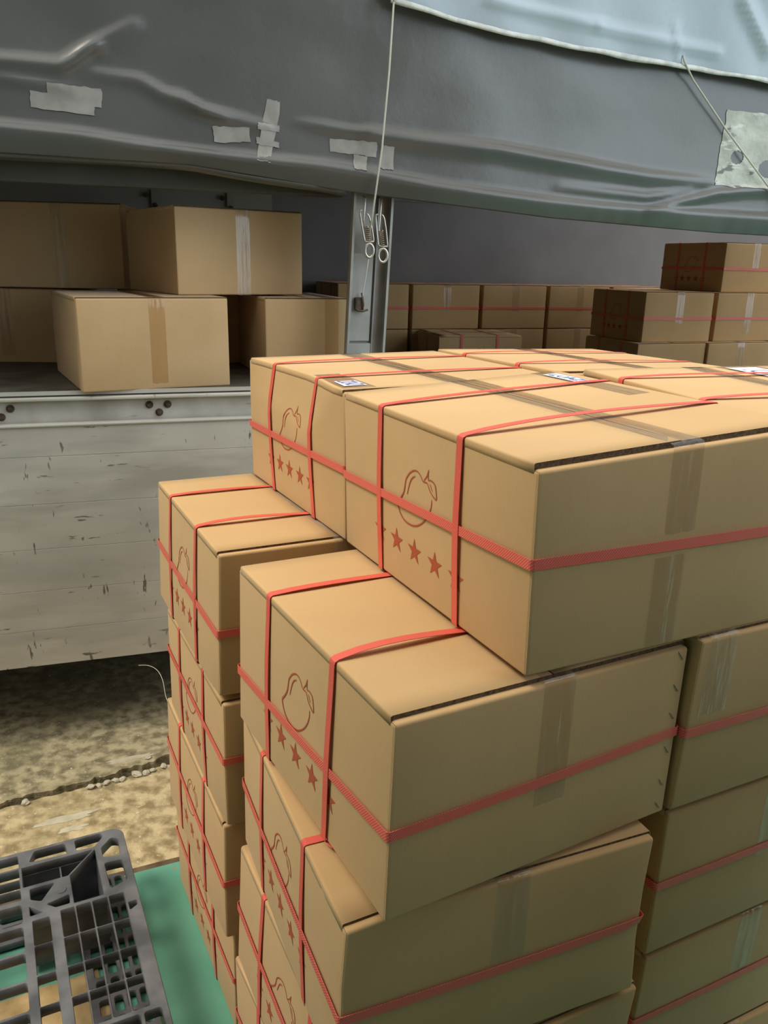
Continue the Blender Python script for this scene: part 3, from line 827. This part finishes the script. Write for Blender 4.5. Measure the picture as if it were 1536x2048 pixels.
# scuffs: sparse dark vertical and horizontal scratches
def scuffs(nt, b, t, col, scale, stretch, lo, hi):
    mp = N(nt, 'ShaderNodeMapping'); mp.inputs['Scale'].default_value = stretch
    nt.links.new(t.outputs['Object'], mp.inputs[0])
    n_ = N(nt, 'ShaderNodeTexNoise', Scale=scale, Detail=3.0, Roughness=0.6); nt.links.new(mp.outputs[0], n_.inputs['Vector'])
    r_ = N(nt, 'ShaderNodeValToRGB'); r_.color_ramp.elements[0].position = lo; r_.color_ramp.elements[0].color = (0, 0, 0, 1); r_.color_ramp.elements[1].position = hi; r_.color_ramp.elements[1].color = (1, 1, 1, 1)
    nt.links.new(n_.outputs['Fac'], r_.inputs[0])
    src = b.inputs['Base Color'].links[0].from_socket
    mx_ = N(nt, 'ShaderNodeMix', data_type='RGBA'); nt.links.new(r_.outputs[0], mx_.inputs['Factor']); nt.links.new(src, mx_.inputs['A']); mx_.inputs['B'].default_value = (*col, 1)
    nt.links.new(mx_.outputs['Result'], b.inputs['Base Color'])
scuffs(nt, b, t, (0.17, 0.15, 0.12), 22, (1.8, 1, 0.5), 0.665, 0.70)
scuffs(nt, b, t, (0.17, 0.15, 0.125), 20, (0.5, 1, 2.6), 0.67, 0.71)
scuffs(nt, b, t, (0.45, 0.43, 0.375), 5, (0.4, 1, 2.0), 0.50, 0.68)
scuffs(nt, b, t, (0.42, 0.42, 0.40), 2.0, (0.5, 1, 3.0), 0.52, 0.70)
ALU = m_
m_, nt, b, t, r, bp = noisy('dirty_aluminium', (0.42, 0.395, 0.34), (0.66, 0.635, 0.57), scale=6, rough=0.55, bump=0.2, bscale=30, metallic=0.15)
scuffs(nt, b, t, (0.10, 0.08, 0.055), 5, (0.8, 1, 4), 0.62, 0.72)
ALU_D = m_
EDGE_W, _, _b = mat('bare_aluminium_lip'); _b.inputs['Base Color'].default_value = (0.62, 0.61, 0.56, 1); _b.inputs['Roughness'].default_value = 0.35; _b.inputs['Metallic'].default_value = 0.3
STEEL, *_ = noisy('galvanised_post', (0.20, 0.195, 0.18), (0.30, 0.295, 0.27), scale=7, rough=0.45, metallic=0.4)
STEEL_L, *_ = noisy('post_plate', (0.25, 0.25, 0.235), (0.34, 0.34, 0.32), scale=12, rough=0.5, metallic=0.3)
RUST, *_ = noisy('rusty_bolt', (0.05, 0.035, 0.025), (0.14, 0.10, 0.07), scale=60, rough=0.7, metallic=0.3)
CHROME, _, _b = mat('bright_wire'); _b.inputs['Base Color'].default_value = (0.50, 0.47, 0.42, 1); _b.inputs['Metallic'].default_value = 0.9; _b.inputs['Roughness'].default_value = 0.28
SPRING, _, _b = mat('brown_spring_steel'); _b.inputs['Base Color'].default_value = (0.30, 0.24, 0.18, 1); _b.inputs['Metallic'].default_value = 0.7; _b.inputs['Roughness'].default_value = 0.4
DARK, *_ = noisy('dark_bay_lining', (0.17, 0.155, 0.15), (0.21, 0.195, 0.188), scale=3, rough=0.7)
CANVAS, nt, b = mat('translucent_roof_canvas')
tr = N(nt, 'ShaderNodeBsdfTranslucent'); tr.inputs['Color'].default_value = (0.13, 0.12, 0.105, 1)
df = N(nt, 'ShaderNodeBsdfDiffuse'); df.inputs['Color'].default_value = (0.40, 0.40, 0.38, 1)
ms = N(nt, 'ShaderNodeMixShader'); ms.inputs[0].default_value = 0.5
nt.links.new(df.outputs[0], ms.inputs[1]); nt.links.new(tr.outputs[0], ms.inputs[2]); nt.links.new(ms.outputs[0], nt.nodes['Material Output'].inputs['Surface'])
BAYF, *_ = noisy('grimy_bay_floor', (0.055, 0.05, 0.038), (0.11, 0.10, 0.075), scale=8, rough=0.6, bump=0.4)
GREYP, *_ = noisy('grey_bay_panel', (0.28, 0.27, 0.24), (0.38, 0.365, 0.33), scale=2, rough=0.6)
RAILM, *_ = noisy('dark_rail', (0.06, 0.06, 0.05), (0.09, 0.088, 0.075), scale=4, rough=0.6)

S0, S1 = -2.6, 5.2
DEP = 2.75
# folded-down drop side, made of interlocking planks
bm = bmesh.new()
zs = [1.040, 0.951, 0.806, 0.665, 0.530, 0.400, 0.279]
for a, c in zip(zs, zs[1:]):
    vs = box(bm, (S0, -0.020, c+0.0004), (S1, 0.006, a-0.0004))
bmesh.ops.bevel(bm, geom=[e_ for e_ in bm.edges if abs(e_.verts[0].co.x-e_.verts[1].co.x) > 1], offset=0.0008, segments=1, affect='EDGES')
link_bm('drop_side', bm, ALU, truck)
bm = bmesh.new(); box(bm, (S0, -0.0265, 1.0395), (S1, 0.006, 1.0475)); bevel_all(bm, 0.003, 2)
link_bm('drop_side_lip', bm, EDGE_W, truck)
# side rail of the bed: recessed channel between two flanges
bm = bmesh.new()
box(bm, (S0, 0.016, 1.02), (S1, 0.05, 1.117))
link_bm('side_rail', bm, ALU_D, truck)
bm = bmesh.new(); box(bm, (S0, -0.012, 1.1125), (S1, 0.05, 1.1225)); bevel_all(bm, 0.003, 2)
link_bm('rail_flange', bm, ALU, truck)
for s0_ in (-0.222, 0.221, 0.9, 1.6, 2.3):
    for ds, dz in ((-0.028, 0.0), (0.026, 0.0), (0.0, -0.024)):
        bm = bmesh.new()
        Mx = Matrix.Translation((s0_+ds, 0.010, 1.090+dz)) @ Matrix.Rotation(math.pi/2, 4, 'X')
        bmesh.ops.create_cone(bm, cap_ends=True, segments=16, radius1=0.0115, radius2=0.0115, depth=0.003, matrix=Matrix.Translation((s0_+ds, 0.0145, 1.090+dz)) @ Matrix.Rotation(math.pi/2, 4, 'X'))
        bmesh.ops.create_cone(bm, cap_ends=True, segments=6, radius1=0.0075, radius2=0.0065, depth=0.010, matrix=Mx)
        link_bm('bolt', bm, RUST, truck)
# bed floors
bm = bmesh.new(); box(bm, (S0, 0.008, 1.1225), (0.80, DEP, ZF)); link_bm('bay_floor', bm, BAYF, truck)
bm = bmesh.new(); box(bm, (S0, 0.003, 1.1275), (0.80, 0.0085, ZF+0.002)); link_bm('floor_edge', bm, EDGE_W, truck)
bm = bmesh.new(); box(bm, (0.80, 0.06, ZR-0.03), (S1, DEP, ZR)); link_bm('lower_bay_floor', bm, BAYF, truck)
bm = bmesh.new(); box(bm, (0.795, 0.06, ZR), (0.80, DEP, ZF-0.014)); link_bm('floor_step', bm, DARK, truck)
# hull under the bed, far side, ends and roof
bm = bmesh.new(); box(bm, (S0, 0.45, 0.55), (S1, 0.60, ZR-0.03)); link_bm('chassis_beam', bm, DARK, truck)
bm = bmesh.new(); box(bm, (S0, 1.9, 0.55), (S1, 2.05, ZR-0.03)); link_bm('chassis_beam', bm, DARK, truck)
bm = bmesh.new(); box(bm, (S0, DEP, 0.28), (S1, DEP+0.03, 1.9)); link_bm('far_side_panel', bm, DARK, truck)
bm = bmesh.new(); box(bm, (S0, DEP-0.004, 1.9), (S1, DEP+0.02, 2.75)); link_bm('far_side_curtain', bm, DARK, truck)
bm = bmesh.new(); box(bm, (S0-0.03, 0.0, 0.28), (S0, DEP+0.03, 2.75)); link_bm('front_bulkhead', bm, DARK, truck)
bm = bmesh.new(); box(bm, (S0-0.03, -0.03, 2.75), (3.6, DEP+0.03, 2.752)); link_bm('roof_canvas', bm, CANVAS, truck)
# inner lattice: grey rail and panel across the left bay with brackets
bm = bmesh.new(); box(bm, (S0, 1.30, 1.70), (0.82, 1.325, 2.10)); link_bm('inner_partition', bm, GREYP, truck)
bm = bmesh.new(); box(bm, (S0, 0.085, 1.712), (0.82, 0.125, 1.80)); bevel_all(bm, 0.006, 2); link_bm('curtain_rail', bm, RAILM, truck)
for s_ in (0.30, 0.62):
    bm = bmesh.new(); box(bm, (s_, 1.285, 1.68), (s_+0.030, 1.30, 1.80)); link_bm('rail_bracket', bm, STEEL_L, truck)
    for dz in (1.735, 1.775):
        bm = bmesh.new(); bmesh.ops.create_cone(bm, cap_ends=True, segments=10, radius1=0.011, radius2=0.009, depth=0.012, matrix=Matrix.Translation((s_-0.02 if dz > 1.75 else s_+0.015, 1.281, dz)) @ Matrix.Rotation(math.pi/2, 4, 'X'))
        link_bm('bracket_bolt', bm, RUST, truck)
# centre post, a channel opening outwards, leaning slightly
def PX(v): return Vector((v[0]+(v[2]-1.47)*0.043, v[1], v[2]))
bm = bmesh.new()
box(bm, (0.820, 0.026, 1.00), (0.945, 0.032, 2.72), X=PX)
box(bm, (0.820, -0.004, 1.00), (0.8245, 0.030, 2.72), X=PX)
box(bm, (0.9405, -0.004, 1.00), (0.945, 0.030, 2.72), X=PX)
box(bm, (0.904, 0.014, 1.00), (0.908, 0.028, 2.72), X=PX)
link_bm('centre_post', bm, STEEL, truck)
for a, c in ((0.8185, 0.826), (0.939, 0.9465)):
    bm = bmesh.new(); box(bm, (a, -0.0065, 1.00), (c, -0.0035, 2.72), X=PX); link_bm('post_flange', bm, STEEL_L, truck)
bm = bmesh.new(); box(bm, (0.826, 0.018, 1.275), (0.898, 0.027, 1.545), X=PX); bevel_all(bm, 0.001, 1); link_bm('post_plate', bm, STEEL_L, truck)
bm = bmesh.new(); box(bm, (0.826, 0.012, 1.02), (0.902, 0.027, 1.268), X=PX); bevel_all(bm, 0.001, 1); link_bm('post_plate', bm, STEEL_L, truck)
bm = bmesh.new()
box(bm, (0.838, 0.004, 1.372), (0.868, 0.018, 1.412)); bevel_all(bm, 0.004, 2)
tube(bm, [(0.838,0.002,1.378),(0.845,-0.002,1.372),(0.862,-0.004,1.370),(0.878,-0.002,1.374)], 0.0035, 8)
tube(bm, [(0.862,0.004,1.372),(0.864,-0.001,1.39),(0.861,-0.001,1.412),(0.860,0.006,1.425)], 0.003, 8)
link_bm('cord_cleat', bm, RUST, truck)

# ------------------------------------------------------------------ tarpaulin hanging down the truck side
def tarp_mat(name, c1, c2, rough):
    m, nt, b, t, r, bp = noisy(name, c1, c2, scale=1.8, rough=rough, bump=0.12, bscale=120, dist=0.0008, spec=0.5)
    n2 = N(nt, 'ShaderNodeTexNoise', Scale=7.0, Detail=5.0, Roughness=0.55); nt.links.new(t.outputs['Object'], n2.inputs['Vector'])
    bp2 = N(nt, 'ShaderNodeBump', Strength=0.22, Distance=0.010)
    nt.links.new(n2.outputs['Fac'], bp2.inputs['Height']); nt.links.new(bp.outputs[0], bp2.inputs['Normal']); nt.links.new(bp2.outputs[0], b.inputs['Normal'])
    return m
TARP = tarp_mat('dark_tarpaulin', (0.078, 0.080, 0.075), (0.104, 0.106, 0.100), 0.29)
TARP_UP = tarp_mat('glare_paled_tarpaulin', (0.34, 0.42, 0.49), (0.46, 0.54, 0.61), 0.36)  # blue-grey lightened so the colour carries the glare over the upper sheet
HEM, *_ = noisy('white_hem_tape', (0.50, 0.52, 0.50), (0.74, 0.75, 0.72), scale=30, rough=0.5, bump=0.5, bscale=60)
DUCT, *_ = noisy('silver_duct_tape', (0.22, 0.215, 0.195), (0.30, 0.295, 0.27), scale=20, rough=0.42, bump=0.3, bscale=40)

BOT = [(-2.6,1.80),(-0.14,1.772),(0.34,1.768),(0.83,1.716),(1.47,1.668),(2.14,1.643),(3.0,1.63),(5.2,1.62)]
FOLD = [(-2.6,1.86),(-0.136,1.832),(0.044,1.825),(0.195,1.810),(0.339,1.799),(0.533,1.791),(0.707,1.785),(0.828,1.775),(1.065,1.745),(1.25,1.729),(1.425,1.717),(1.645,1.707),(1.84,1.704),(3,1.69),(5.2,1.68)]
CRE = [ # polyline in (s,z), height, width
 ([(-0.6,1.99),(-0.119,1.992),(0.022,1.992),(0.099,2.045),(0.214,2.108)], 0.010, 0.014),
 ([(-0.5,1.96),(-0.123,1.952),(-0.042,1.947),(0.03,1.943)], 0.006, 0.011),
 ([(0.094,1.981),(0.218,1.973),(0.281,1.942),(0.371,1.912),(0.466,1.897),(0.563,1.881)], 0.009, 0.013),
 ([(0.301,1.95),(0.333,1.94),(0.372,1.916),(0.439,1.901)], 0.008, 0.008),
 ([(0.022,1.986),(0.059,2.004),(0.086,2.032),(0.118,2.052),(0.128,2.03)], 0.006, 0.008),
 ([(0.649,1.9),(0.796,1.886),(0.887,1.886)], 0.006, 0.010),
 ([(0.856,1.884),(1.044,1.869),(1.275,1.86),(1.431,1.845),(1.632,1.826),(1.822,1.813),(2.081,1.807)], 0.015, 0.017),
 ([(1.837,1.706),(1.912,1.727),(2.029,1.753),(2.108,1.772),(2.231,1.785),(2.6,1.81)], 0.013, 0.011),
 ([(1.492,1.764),(1.831,1.749),(2.005,1.775)], 0.008, 0.012)]
def crease(s, z):
    h = 0
    for pl, amp, w in CRE:
        best = 9; tt = 0
        for i, ((a, c), (d, f)) in enumerate(zip(pl, pl[1:])):
            L2 = (d-a)**2+(f-c)**2; k = max(0, min(1, ((s-a)*(d-a)+(z-c)*(f-c))/L2))
            q = math.hypot(s-a-k*(d-a), z-c-k*(f-c))
            if q < best: best = q; tt = (i+k)/(len(pl)-1); below = z < c+k*(f-c)
        if best < w*4:
            e_ = amp*(0.35+0.65*math.sin(math.pi*min(1, max(0, tt))))
            x = best/w
            h += 1.5*e_*math.exp(-x*x*(0.45 if below else 1.2))
    return h
def tarp_out(s, z):
    zb, zf = lerp_tab(BOT, s), lerp_tab(FOLD, s)
    o = 0.050
    o += 0.020*noise.noise(Vector((s*1.1, z*1.7, 3.0))) + 0.006*noise.noise(Vector((s*4, z*6, 9.0)))
    o += crease(s, z)
    # fold near the bottom edge: bulges out, then tucks in beneath
    d = z-zf
    if d > 0: o += 0.020*math.exp(-(d/0.013)**2)
    else:
        t_ = min(1, -d/max(0.02, zf-zb)); o += 0.020-0.030*t_**1.3
    o += 0.002*math.sin(s*70+4*noise.noise(Vector((s*3, 0, 1))))*max(0, 1-(z-zb)/0.05)*(1 if s > 1.6 else 0.2)
    return o
tarp = empty('tarpaulin', (TQ[0], TQ[1], 0), TY)
tag(tarp, 'dark crumpled tarpaulin hanging from the truck roof above the cargo opening', 'tarpaulin')
bm = bmesh.new()
ss = [S0+(S1-S0)*0.0]
s = S0
grid_s = []
while s < S1:
    grid_s.append(s); s += 0.014 if -0.4 < s < 2.7 else 0.06
grid_s.append(S1)
tz = [0, 0.004, 0.010, 0.018, 0.027, 0.036, 0.045, 0.054, 0.063, 0.072] 
tz += [0.072+0.010*k for k in range(1, 45)]
tz += [0.53+0.04*k for k in range(0, 10)]
G = []
for s in grid_s:
    zb = lerp_tab(BOT, s); row = []
    for d in tz:
        z = min(2.74, zb+d*(1 if d < 0.5 else (2.74-zb-0.5)/0.39*(d-0.5)/d+0.5/d if d > 0.5 else 1))
        row.append(bm.verts.new((s, -tarp_out(s, z), z)))
    G.append(row)
for i in range(len(G)-1):
    for j in range(len(tz)-1):
        f = bm.faces.new((G[i][j], G[i+1][j], G[i+1][j+1], G[i][j+1])); f.smooth = True
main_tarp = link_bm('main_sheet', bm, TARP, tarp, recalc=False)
sol = main_tarp.modifiers.new('thick', 'SOLIDIFY'); sol.thickness = 0.0015
# inner tuck of the sheet at the left, seen under the lower edge
bm = bmesh.new(); rows_ = []
k_ = 0
s = -1.2
while s <= 0.84:
    zb = lerp_tab(BOT, s)
    rows_.append([bm.verts.new((s, y, zb+dz+0.004*noise.noise(Vector((s*3, y*20, 0))))) for y, dz in ((-0.034, 0.002), (-0.02, -0.006), (0.0, -0.010), (0.03, -0.006), (0.06, 0.010), (0.085, 0.05), (0.10, 0.12))]); s += 0.04
for a, c in zip(rows_, rows_[1:]):
    for j in range(6):
        f = bm.faces.new((a[j], c[j], c[j+1], a[j+1])); f.smooth = True
o_ = link_bm('inner_tuck', bm, TARP, tarp, recalc=False); sol = o_.modifiers.new('thick', 'SOLIDIFY'); sol.thickness = 0.0015
# upper overlapping sheet with its white hem
HEMZ = [(0.88,2.232),(0.902,2.224),(1.097,2.192),(1.258,2.172),(1.548,2.152),(1.87,2.137),(2.252,2.119),(3.2,2.09),(5.2,2.05)]
def up_out(s, z):
    hz_ = lerp_tab(HEMZ, s); d = z-hz_
    o = 0.078+0.055*min(1, max(0, d/0.30)) + 0.018*noise.noise(Vector((s*1.4, z*2.2, 7.0)))
    o += 0.006*math.sin((s*0.9+z*0.5)*26)*math.exp(-d/0.25)*0.5
    for (a, c, d1, f, amp, w) in ((1.202,2.248,1.569,2.217,0.010,0.012),(1.569,2.217,2.013,2.184,0.008,0.012),(2.064,2.337,2.198,2.208,0.016,0.018),(1.836,2.25,1.876,2.151,0.007,0.008),(2.3,2.35,2.36,2.12,0.012,0.02)):
        L2 = (d1-a)**2+(f-c)**2; k = max(0, min(1, ((s-a)*(d1-a)+(z-c)*(f-c))/L2)); q = math.hypot(s-a-k*(d1-a), z-c-k*(f-c))
        o += amp*math.exp(-(q/w)**2)
    return max(o, tarp_out(s, z)+0.004)
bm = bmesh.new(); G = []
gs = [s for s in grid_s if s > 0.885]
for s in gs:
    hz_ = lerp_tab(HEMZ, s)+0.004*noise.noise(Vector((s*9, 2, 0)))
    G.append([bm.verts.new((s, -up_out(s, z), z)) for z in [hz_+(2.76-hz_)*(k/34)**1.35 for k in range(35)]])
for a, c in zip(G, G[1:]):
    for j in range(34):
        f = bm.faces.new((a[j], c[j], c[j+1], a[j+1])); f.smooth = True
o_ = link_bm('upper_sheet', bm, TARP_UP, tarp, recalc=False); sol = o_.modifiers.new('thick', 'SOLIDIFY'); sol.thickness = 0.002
o_['label'] = 'upper sheet overlapping the dark one, its blue-grey paled to imitate glare'
bm = bmesh.new(); pts = []
for s in gs:
    if s > 0.90: 
        hz_ = lerp_tab(HEMZ, s)+0.004*noise.noise(Vector((s*9, 2, 0)))
        w_ = 0.0055+0.0035*noise.noise(Vector((s*5, 8, 0)))
        o1 = up_out(s, hz_)
        pts.append([bm.verts.new((s, -o1-0.0035-0.001*math.sin(s*600), hz_+w_+0.004)), bm.verts.new((s, -o1-0.0065-0.002*noise.noise(Vector((s*40, 0, 0))), hz_+0.001)), bm.verts.new((s, -o1-0.0035, hz_-w_)), bm.verts.new((s, -o1+0.001, hz_-w_*0.6))])
for a, c in zip(pts, pts[1:]):
    for j in range(3):
        f = bm.faces.new((a[j], c[j], c[j+1], a[j+1])); f.smooth = True
link_bm('hem', bm, HEM, tarp, recalc=False)['label'] = 'white stitched hem along the lower edge of the upper sheet'
# tape patches follow the sheet
def patch(name, quad, mtl, parent, off=0.0016, nx=10, ny=6, ragged=0.0, label=None, hole=None):
    bm = bmesh.new(); g = []
    a, b_, c, d = [Vector(p) for p in quad]     # tl, tr, br, bl
    for i in range(nx+1):
        row = []
        for j in range(ny+1):
            u, v = i/nx, j/ny
            p = (a*(1-u)+b_*u)*(1-v)+(d*(1-u)+c*u)*v
            if ragged and (j in (0, ny) or i in (0, nx)): p = p+Vector((noise.noise(Vector((u*9, v*9, off*999)))*ragged, noise.noise(Vector((u*9, v*9, 5+off*999)))*ragged))
            row.append(bm.verts.new((p[0], -tarp_out(p[0], p[1])-off, p[1])))
        g.append(row)
    for i in range(nx):
        for j in range(ny):
            if hole and hole(i/nx, j/ny): continue
            f = bm.faces.new((g[i][j], g[i+1][j], g[i+1][j+1], g[i][j+1])); f.smooth = True
    o = link_bm(name, bm, mtl, parent, recalc=False)
    if label: o['label'] = label
    return o
TP = [[(-0.016,1.948),(0.119,1.942),(0.118,1.898),(-0.014,1.905)], [(-0.059,1.926),(0.098,1.912),(0.096,1.876),(-0.060,1.886)],
      [(0.405,1.872),(0.508,1.876),(0.510,1.837),(0.410,1.830)],
      [(0.562,1.954),(0.600,1.946),(0.567,1.785),(0.526,1.789)], [(0.533,1.890),(0.595,1.886),(0.594,1.868),(0.532,1.872)], [(0.527,1.852),(0.593,1.842),(0.592,1.826),(0.528,1.834)],
      [(0.742,1.861),(0.884,1.857),(0.885,1.818),(0.744,1.826)], [(0.813,1.822),(0.855,1.818),(0.850,1.777),(0.812,1.781)], [(0.898,1.852),(0.937,1.849),(0.935,1.784),(0.895,1.788)]]
for i, q in enumerate(TP): patch('duct_tape_strip', q, DUCT, tarp, 0.0016+0.0005*(i % 3), ragged=0.004)
m_, nt, b, t, r, bp = noisy('torn_paper_sticker', (0.40, 0.42, 0.37), (0.56, 0.58, 0.52), scale=14, rough=0.6, bump=0.8, bscale=20, dist=0.01)
scuffs(nt, b, t, (0.17, 0.18, 0.17), 9, (1, 1, 2.2), 0.58, 0.62)
scuffs(nt, b, t, (0.68, 0.70, 0.65), 8, (0.6, 1, 2.8), 0.62, 0.66)
def torn(u, v):
    return ((u-0.14)/0.05)**2+((v-0.60)/0.09)**2 < 1 or ((u-0.42)/0.10)**2+((v-0.72)/0.13)**2 < 1 or ((u-0.62)/0.07)**2+((v-0.30)/0.05)**2 < 1
patch('torn_sticker', [(2.112,2.034),(2.62,2.020),(2.62,1.790),(2.098,1.797)], m_, tarp, 0.002, nx=150, ny=80, ragged=0.006, label='torn and peeling pale sticker on the dark sheet', hole=torn)

# cords and spring hooks
CORD, _, _b = mat('pale_cord'); _b.inputs['Base Color'].default_value = (0.52, 0.52, 0.46, 1); _b.inputs['Roughness'].default_value = 0.7
def TL3(s, y, z): return TW(s, y, z)
bm = bmesh.new()
tube(bm, [TL3(0.9035,-0.125,2.235), TL3(0.903,-0.125,2.21), TL3(0.896,-0.118,2.036), TL3(0.883,-0.105,1.836), TL3(0.872,-0.062,1.664), TL3(0.870,-0.034,1.60)], 0.0026, 8)
for k in range(3):
    c = TL3(0.904, -0.127, 2.216+0.010*k); ring = []
    for j in range(13):
        a = 2*math.pi*j/12; ring.append(c+Vector((math.cos(TY), math.sin(TY), 0))*0.008*math.cos(a)+Vector((0, 0, 1))*0.006*math.sin(a)+Vector((0.3, -0.9, 0))*0.003*math.sin(2*a+k))
    tube(bm, ring, 0.0028, 6)
tag(link_bm('cord', bm, CORD), 'pale cord hanging straight down the tarpaulin to the spring hook', 'cord')
bm = bmesh.new()
def up_pt(s, z, extra): return TL3(s, -(max(up_out(s, z) if z > lerp_tab(HEMZ, s) else 0, tarp_out(s, z))+extra), z)
tube(bm, [up_pt(1.886, 2.168, 0.004), up_pt(1.89, 2.150, 0.010), up_pt(1.95, 2.105, 0.020), up_pt(2.10, 1.975, 0.016), up_pt(2.315, 1.793, 0.010), up_pt(2.42, 1.703, 0.012), TL3(2.5, -0.03, 1.62)], 0.0030, 8)
tag(link_bm('cord', bm, CORD), 'pale cord running diagonally across the tarpaulin over the torn sticker', 'cord')

def spring_hook(legs, spr, ring, stem, label):
    c = TL3(*( (legs[0][0]+legs[3][0])/2, -0.02, stem[0][1]))
    root = empty('spring_hook', c, 0); tag(root, label, 'hook', 'spring hooks on the truck post')
    y = -0.030
    W_ = lambda s, z, yy=y: TL3(s, yy, z)-c
    bm = bmesh.new()
    tube(bm, [W_(stem[0][0], stem[0][1], 0.002), W_(stem[0][0]-0.0005, stem[0][1]-0.008), W_(*stem[1]), W_((spr[0][0]+spr[1][0])/2, spr[1][1]+0.004)], 0.0022, 8)
    link_bm('hook_stem', bm, CHROME, root)
    bm = bmesh.new()
    l0, l1, l2, l3 = legs
    tube(bm, catmull([W_(l0[0]+0.006, l0[1]+0.010), W_(*l0), W_(l1[0], l1[1]+0.006), W_(l1[0]+0.004, l1[1]), W_(l2[0]-0.004, l2[1]), W_(l2[0], l2[1]+0.006), W_(*l3), W_(l3[0]-0.010, l3[1]+0.014)], 3), 0.0029, 8)
    link_bm('hook_frame', bm, CHROME, root)
    bm = bmesh.new(); hp = []
    turns = 7
    for k in range(turns*12+1):
        t = k/(turns*12); a = 2*math.pi*turns*t
        s_ = spr[0][0]+(spr[1][0]-spr[0][0])*t+0.0065*math.cos(a); z_ = spr[0][1]+(spr[1][1]-spr[0][1])*t
        hp.append(W_(s_, z_, y+0.0065*math.sin(a)))
    tube(bm, hp, 0.0016, 6)
    link_bm('spring', bm, SPRING, root)
    bm = bmesh.new(); rp = []
    (cs, cz), rx, rz = ring
    for k in range(25):
        a = 2*math.pi*k/24; rp.append(W_(cs+rx*math.cos(a), cz+rz*math.sin(a)))
    tube(bm, rp, 0.0044, 8, caps=False)
    link_bm('ring', bm, CHROME, root)
spring_hook([(0.841,1.659),(0.856,1.579),(0.885,1.580),(0.872,1.646)], [(0.860,1.623),(0.870,1.583)], ((0.872,1.553), 0.0135, 0.020), [(0.859,1.712),(0.853,1.643)], 'bright spring hook nearer the post\'s edge, meeting the hanging cord')
spring_hook([(0.891,1.649),(0.900,1.568),(0.930,1.567),(0.919,1.645)], [(0.908,1.613),(0.914,1.571)], ((0.916,1.540), 0.0145, 0.020), [(0.910,1.710),(0.902,1.614)], 'bright spring hook on the post beside the one with the cord')
bm = bmesh.new()
tube(bm, [TL3(0.871,-0.030,1.535), TL3(0.868,-0.022,1.50), TL3(0.862,0.0,1.425), TL3(0.861,0.0,1.405)], 0.0018, 6)
tag(link_bm('cord', bm, CORD), 'thin short cord from the spring hook down to the cleat on the post', 'cord')
# ------------------------------------------------------------------ cargo on the truck
CG = 'plain taped cartons in the left bay of the truck'
def plain(label, x, y, yaw, z, Hh=H0, **kw):
    return carton(label, (x, y), yaw, z, Hh=Hh, strapped=False, group=CG, clearance=0.0, cat='carton', **kw)
plain('sunlit plain carton at the edge of the truck bed with a broad brown tape band', -0.885,2.378, 0.50, ZF, Hh=0.270, tape=0.93, tape_m=TAPE_BROWN, seed=31, dL=0.03)
plain('plain carton stacked upper right in the left bay with a glinting tape band', -0.664,2.665, 0.600, ZF+0.2705, Hh=0.268, tape=1.0, tape_m=TAPE_WHITE, seed=32, dL=-0.02)
plain('shaded plain carton stacked at upper left with a pale tape band', -1.395,3.02, 0.095, ZF+0.2705, Hh=0.292, tape=1.0, tape_m=TAPE_WHITE, seed=33)
plain('dark plain carton on the bay floor at the far left, under the pale-banded one', -1.62,3.03, 0.10, ZF, Hh=0.2695, tape=0.9, seed=34)
plain('plain carton on the bay floor next to the metal post', -0.399,2.72, 0.35, ZF, Hh=0.2655, tape=0.9, tape_m=TAPE_BROWN, seed=35, dW=-0.165, tape_x=0.80)
plain('plain carton deep in the left bay behind the sunlit one', -0.875,3.03, 0.50, ZF, Hh=0.2695, tape=0.9, seed=36)
CR = 'red-strapped cartons in the right bay of the truck'
def rbay(label, x, y, yaw, k, **kw):
    return carton(label, (x, y), yaw, ZR+k*H0, group=CR, exposed=0.03, arch=(0, 0), clearance=0.0006, tape_m=TAPE_WHITE, **kw)
rbay('strapped carton in the right bay, middle row, left of the tall pile', 1.368,4.502, 0.343, 1, seed=41, tape=0.62)
rbay('strapped carton in the right bay, middle row, under the topmost one', 1.815,4.665, 0.365, 1, seed=42, tape=0.85)
rbay('topmost strapped carton in the right bay below the tarpaulin edge', 1.850,4.735, 0.40, 2, seed=43, tape=0.55)
rbay('lower-row strapped carton in the right bay with no tape showing, left one', 1.335,4.438, 0.350, 0, seed=44, top_tape=False)
rbay('lower-row strapped carton in the right bay with a white tape band', 1.765,4.580, 0.365, 0, seed=45, tape=0.9)
rbay('lower-row strapped carton cut by the right frame edge', 2.225,4.745, 0.365, 0, seed=46, tape=0.9)
# this one lies with its printed side to the camera
carton('low strapped carton seen side-on just above the top row of the big stack', (0.773,4.800), 0.238+math.pi/2, ZR, Hh=H0, group=CR, exposed=0.03, arch=(0, 0), seed=47)
for i in (-1, 0, 1, 2, 3):
    for k in (0, 1):
        carton('dark strapped carton in the shadowy row along the far wall of the right bay', (1.368-0.4345*i*1.02-0.3363*1.0, 4.502-0.155*i*1.02+0.9418*0.96+0.02), 0.343, ZR+k*H0,
               group='cartons of the shadowy row along the far wall', exposed=0.03, arch=(0, 0), clearance=0.0006, seed=60+i*2+k, tape=0.6)
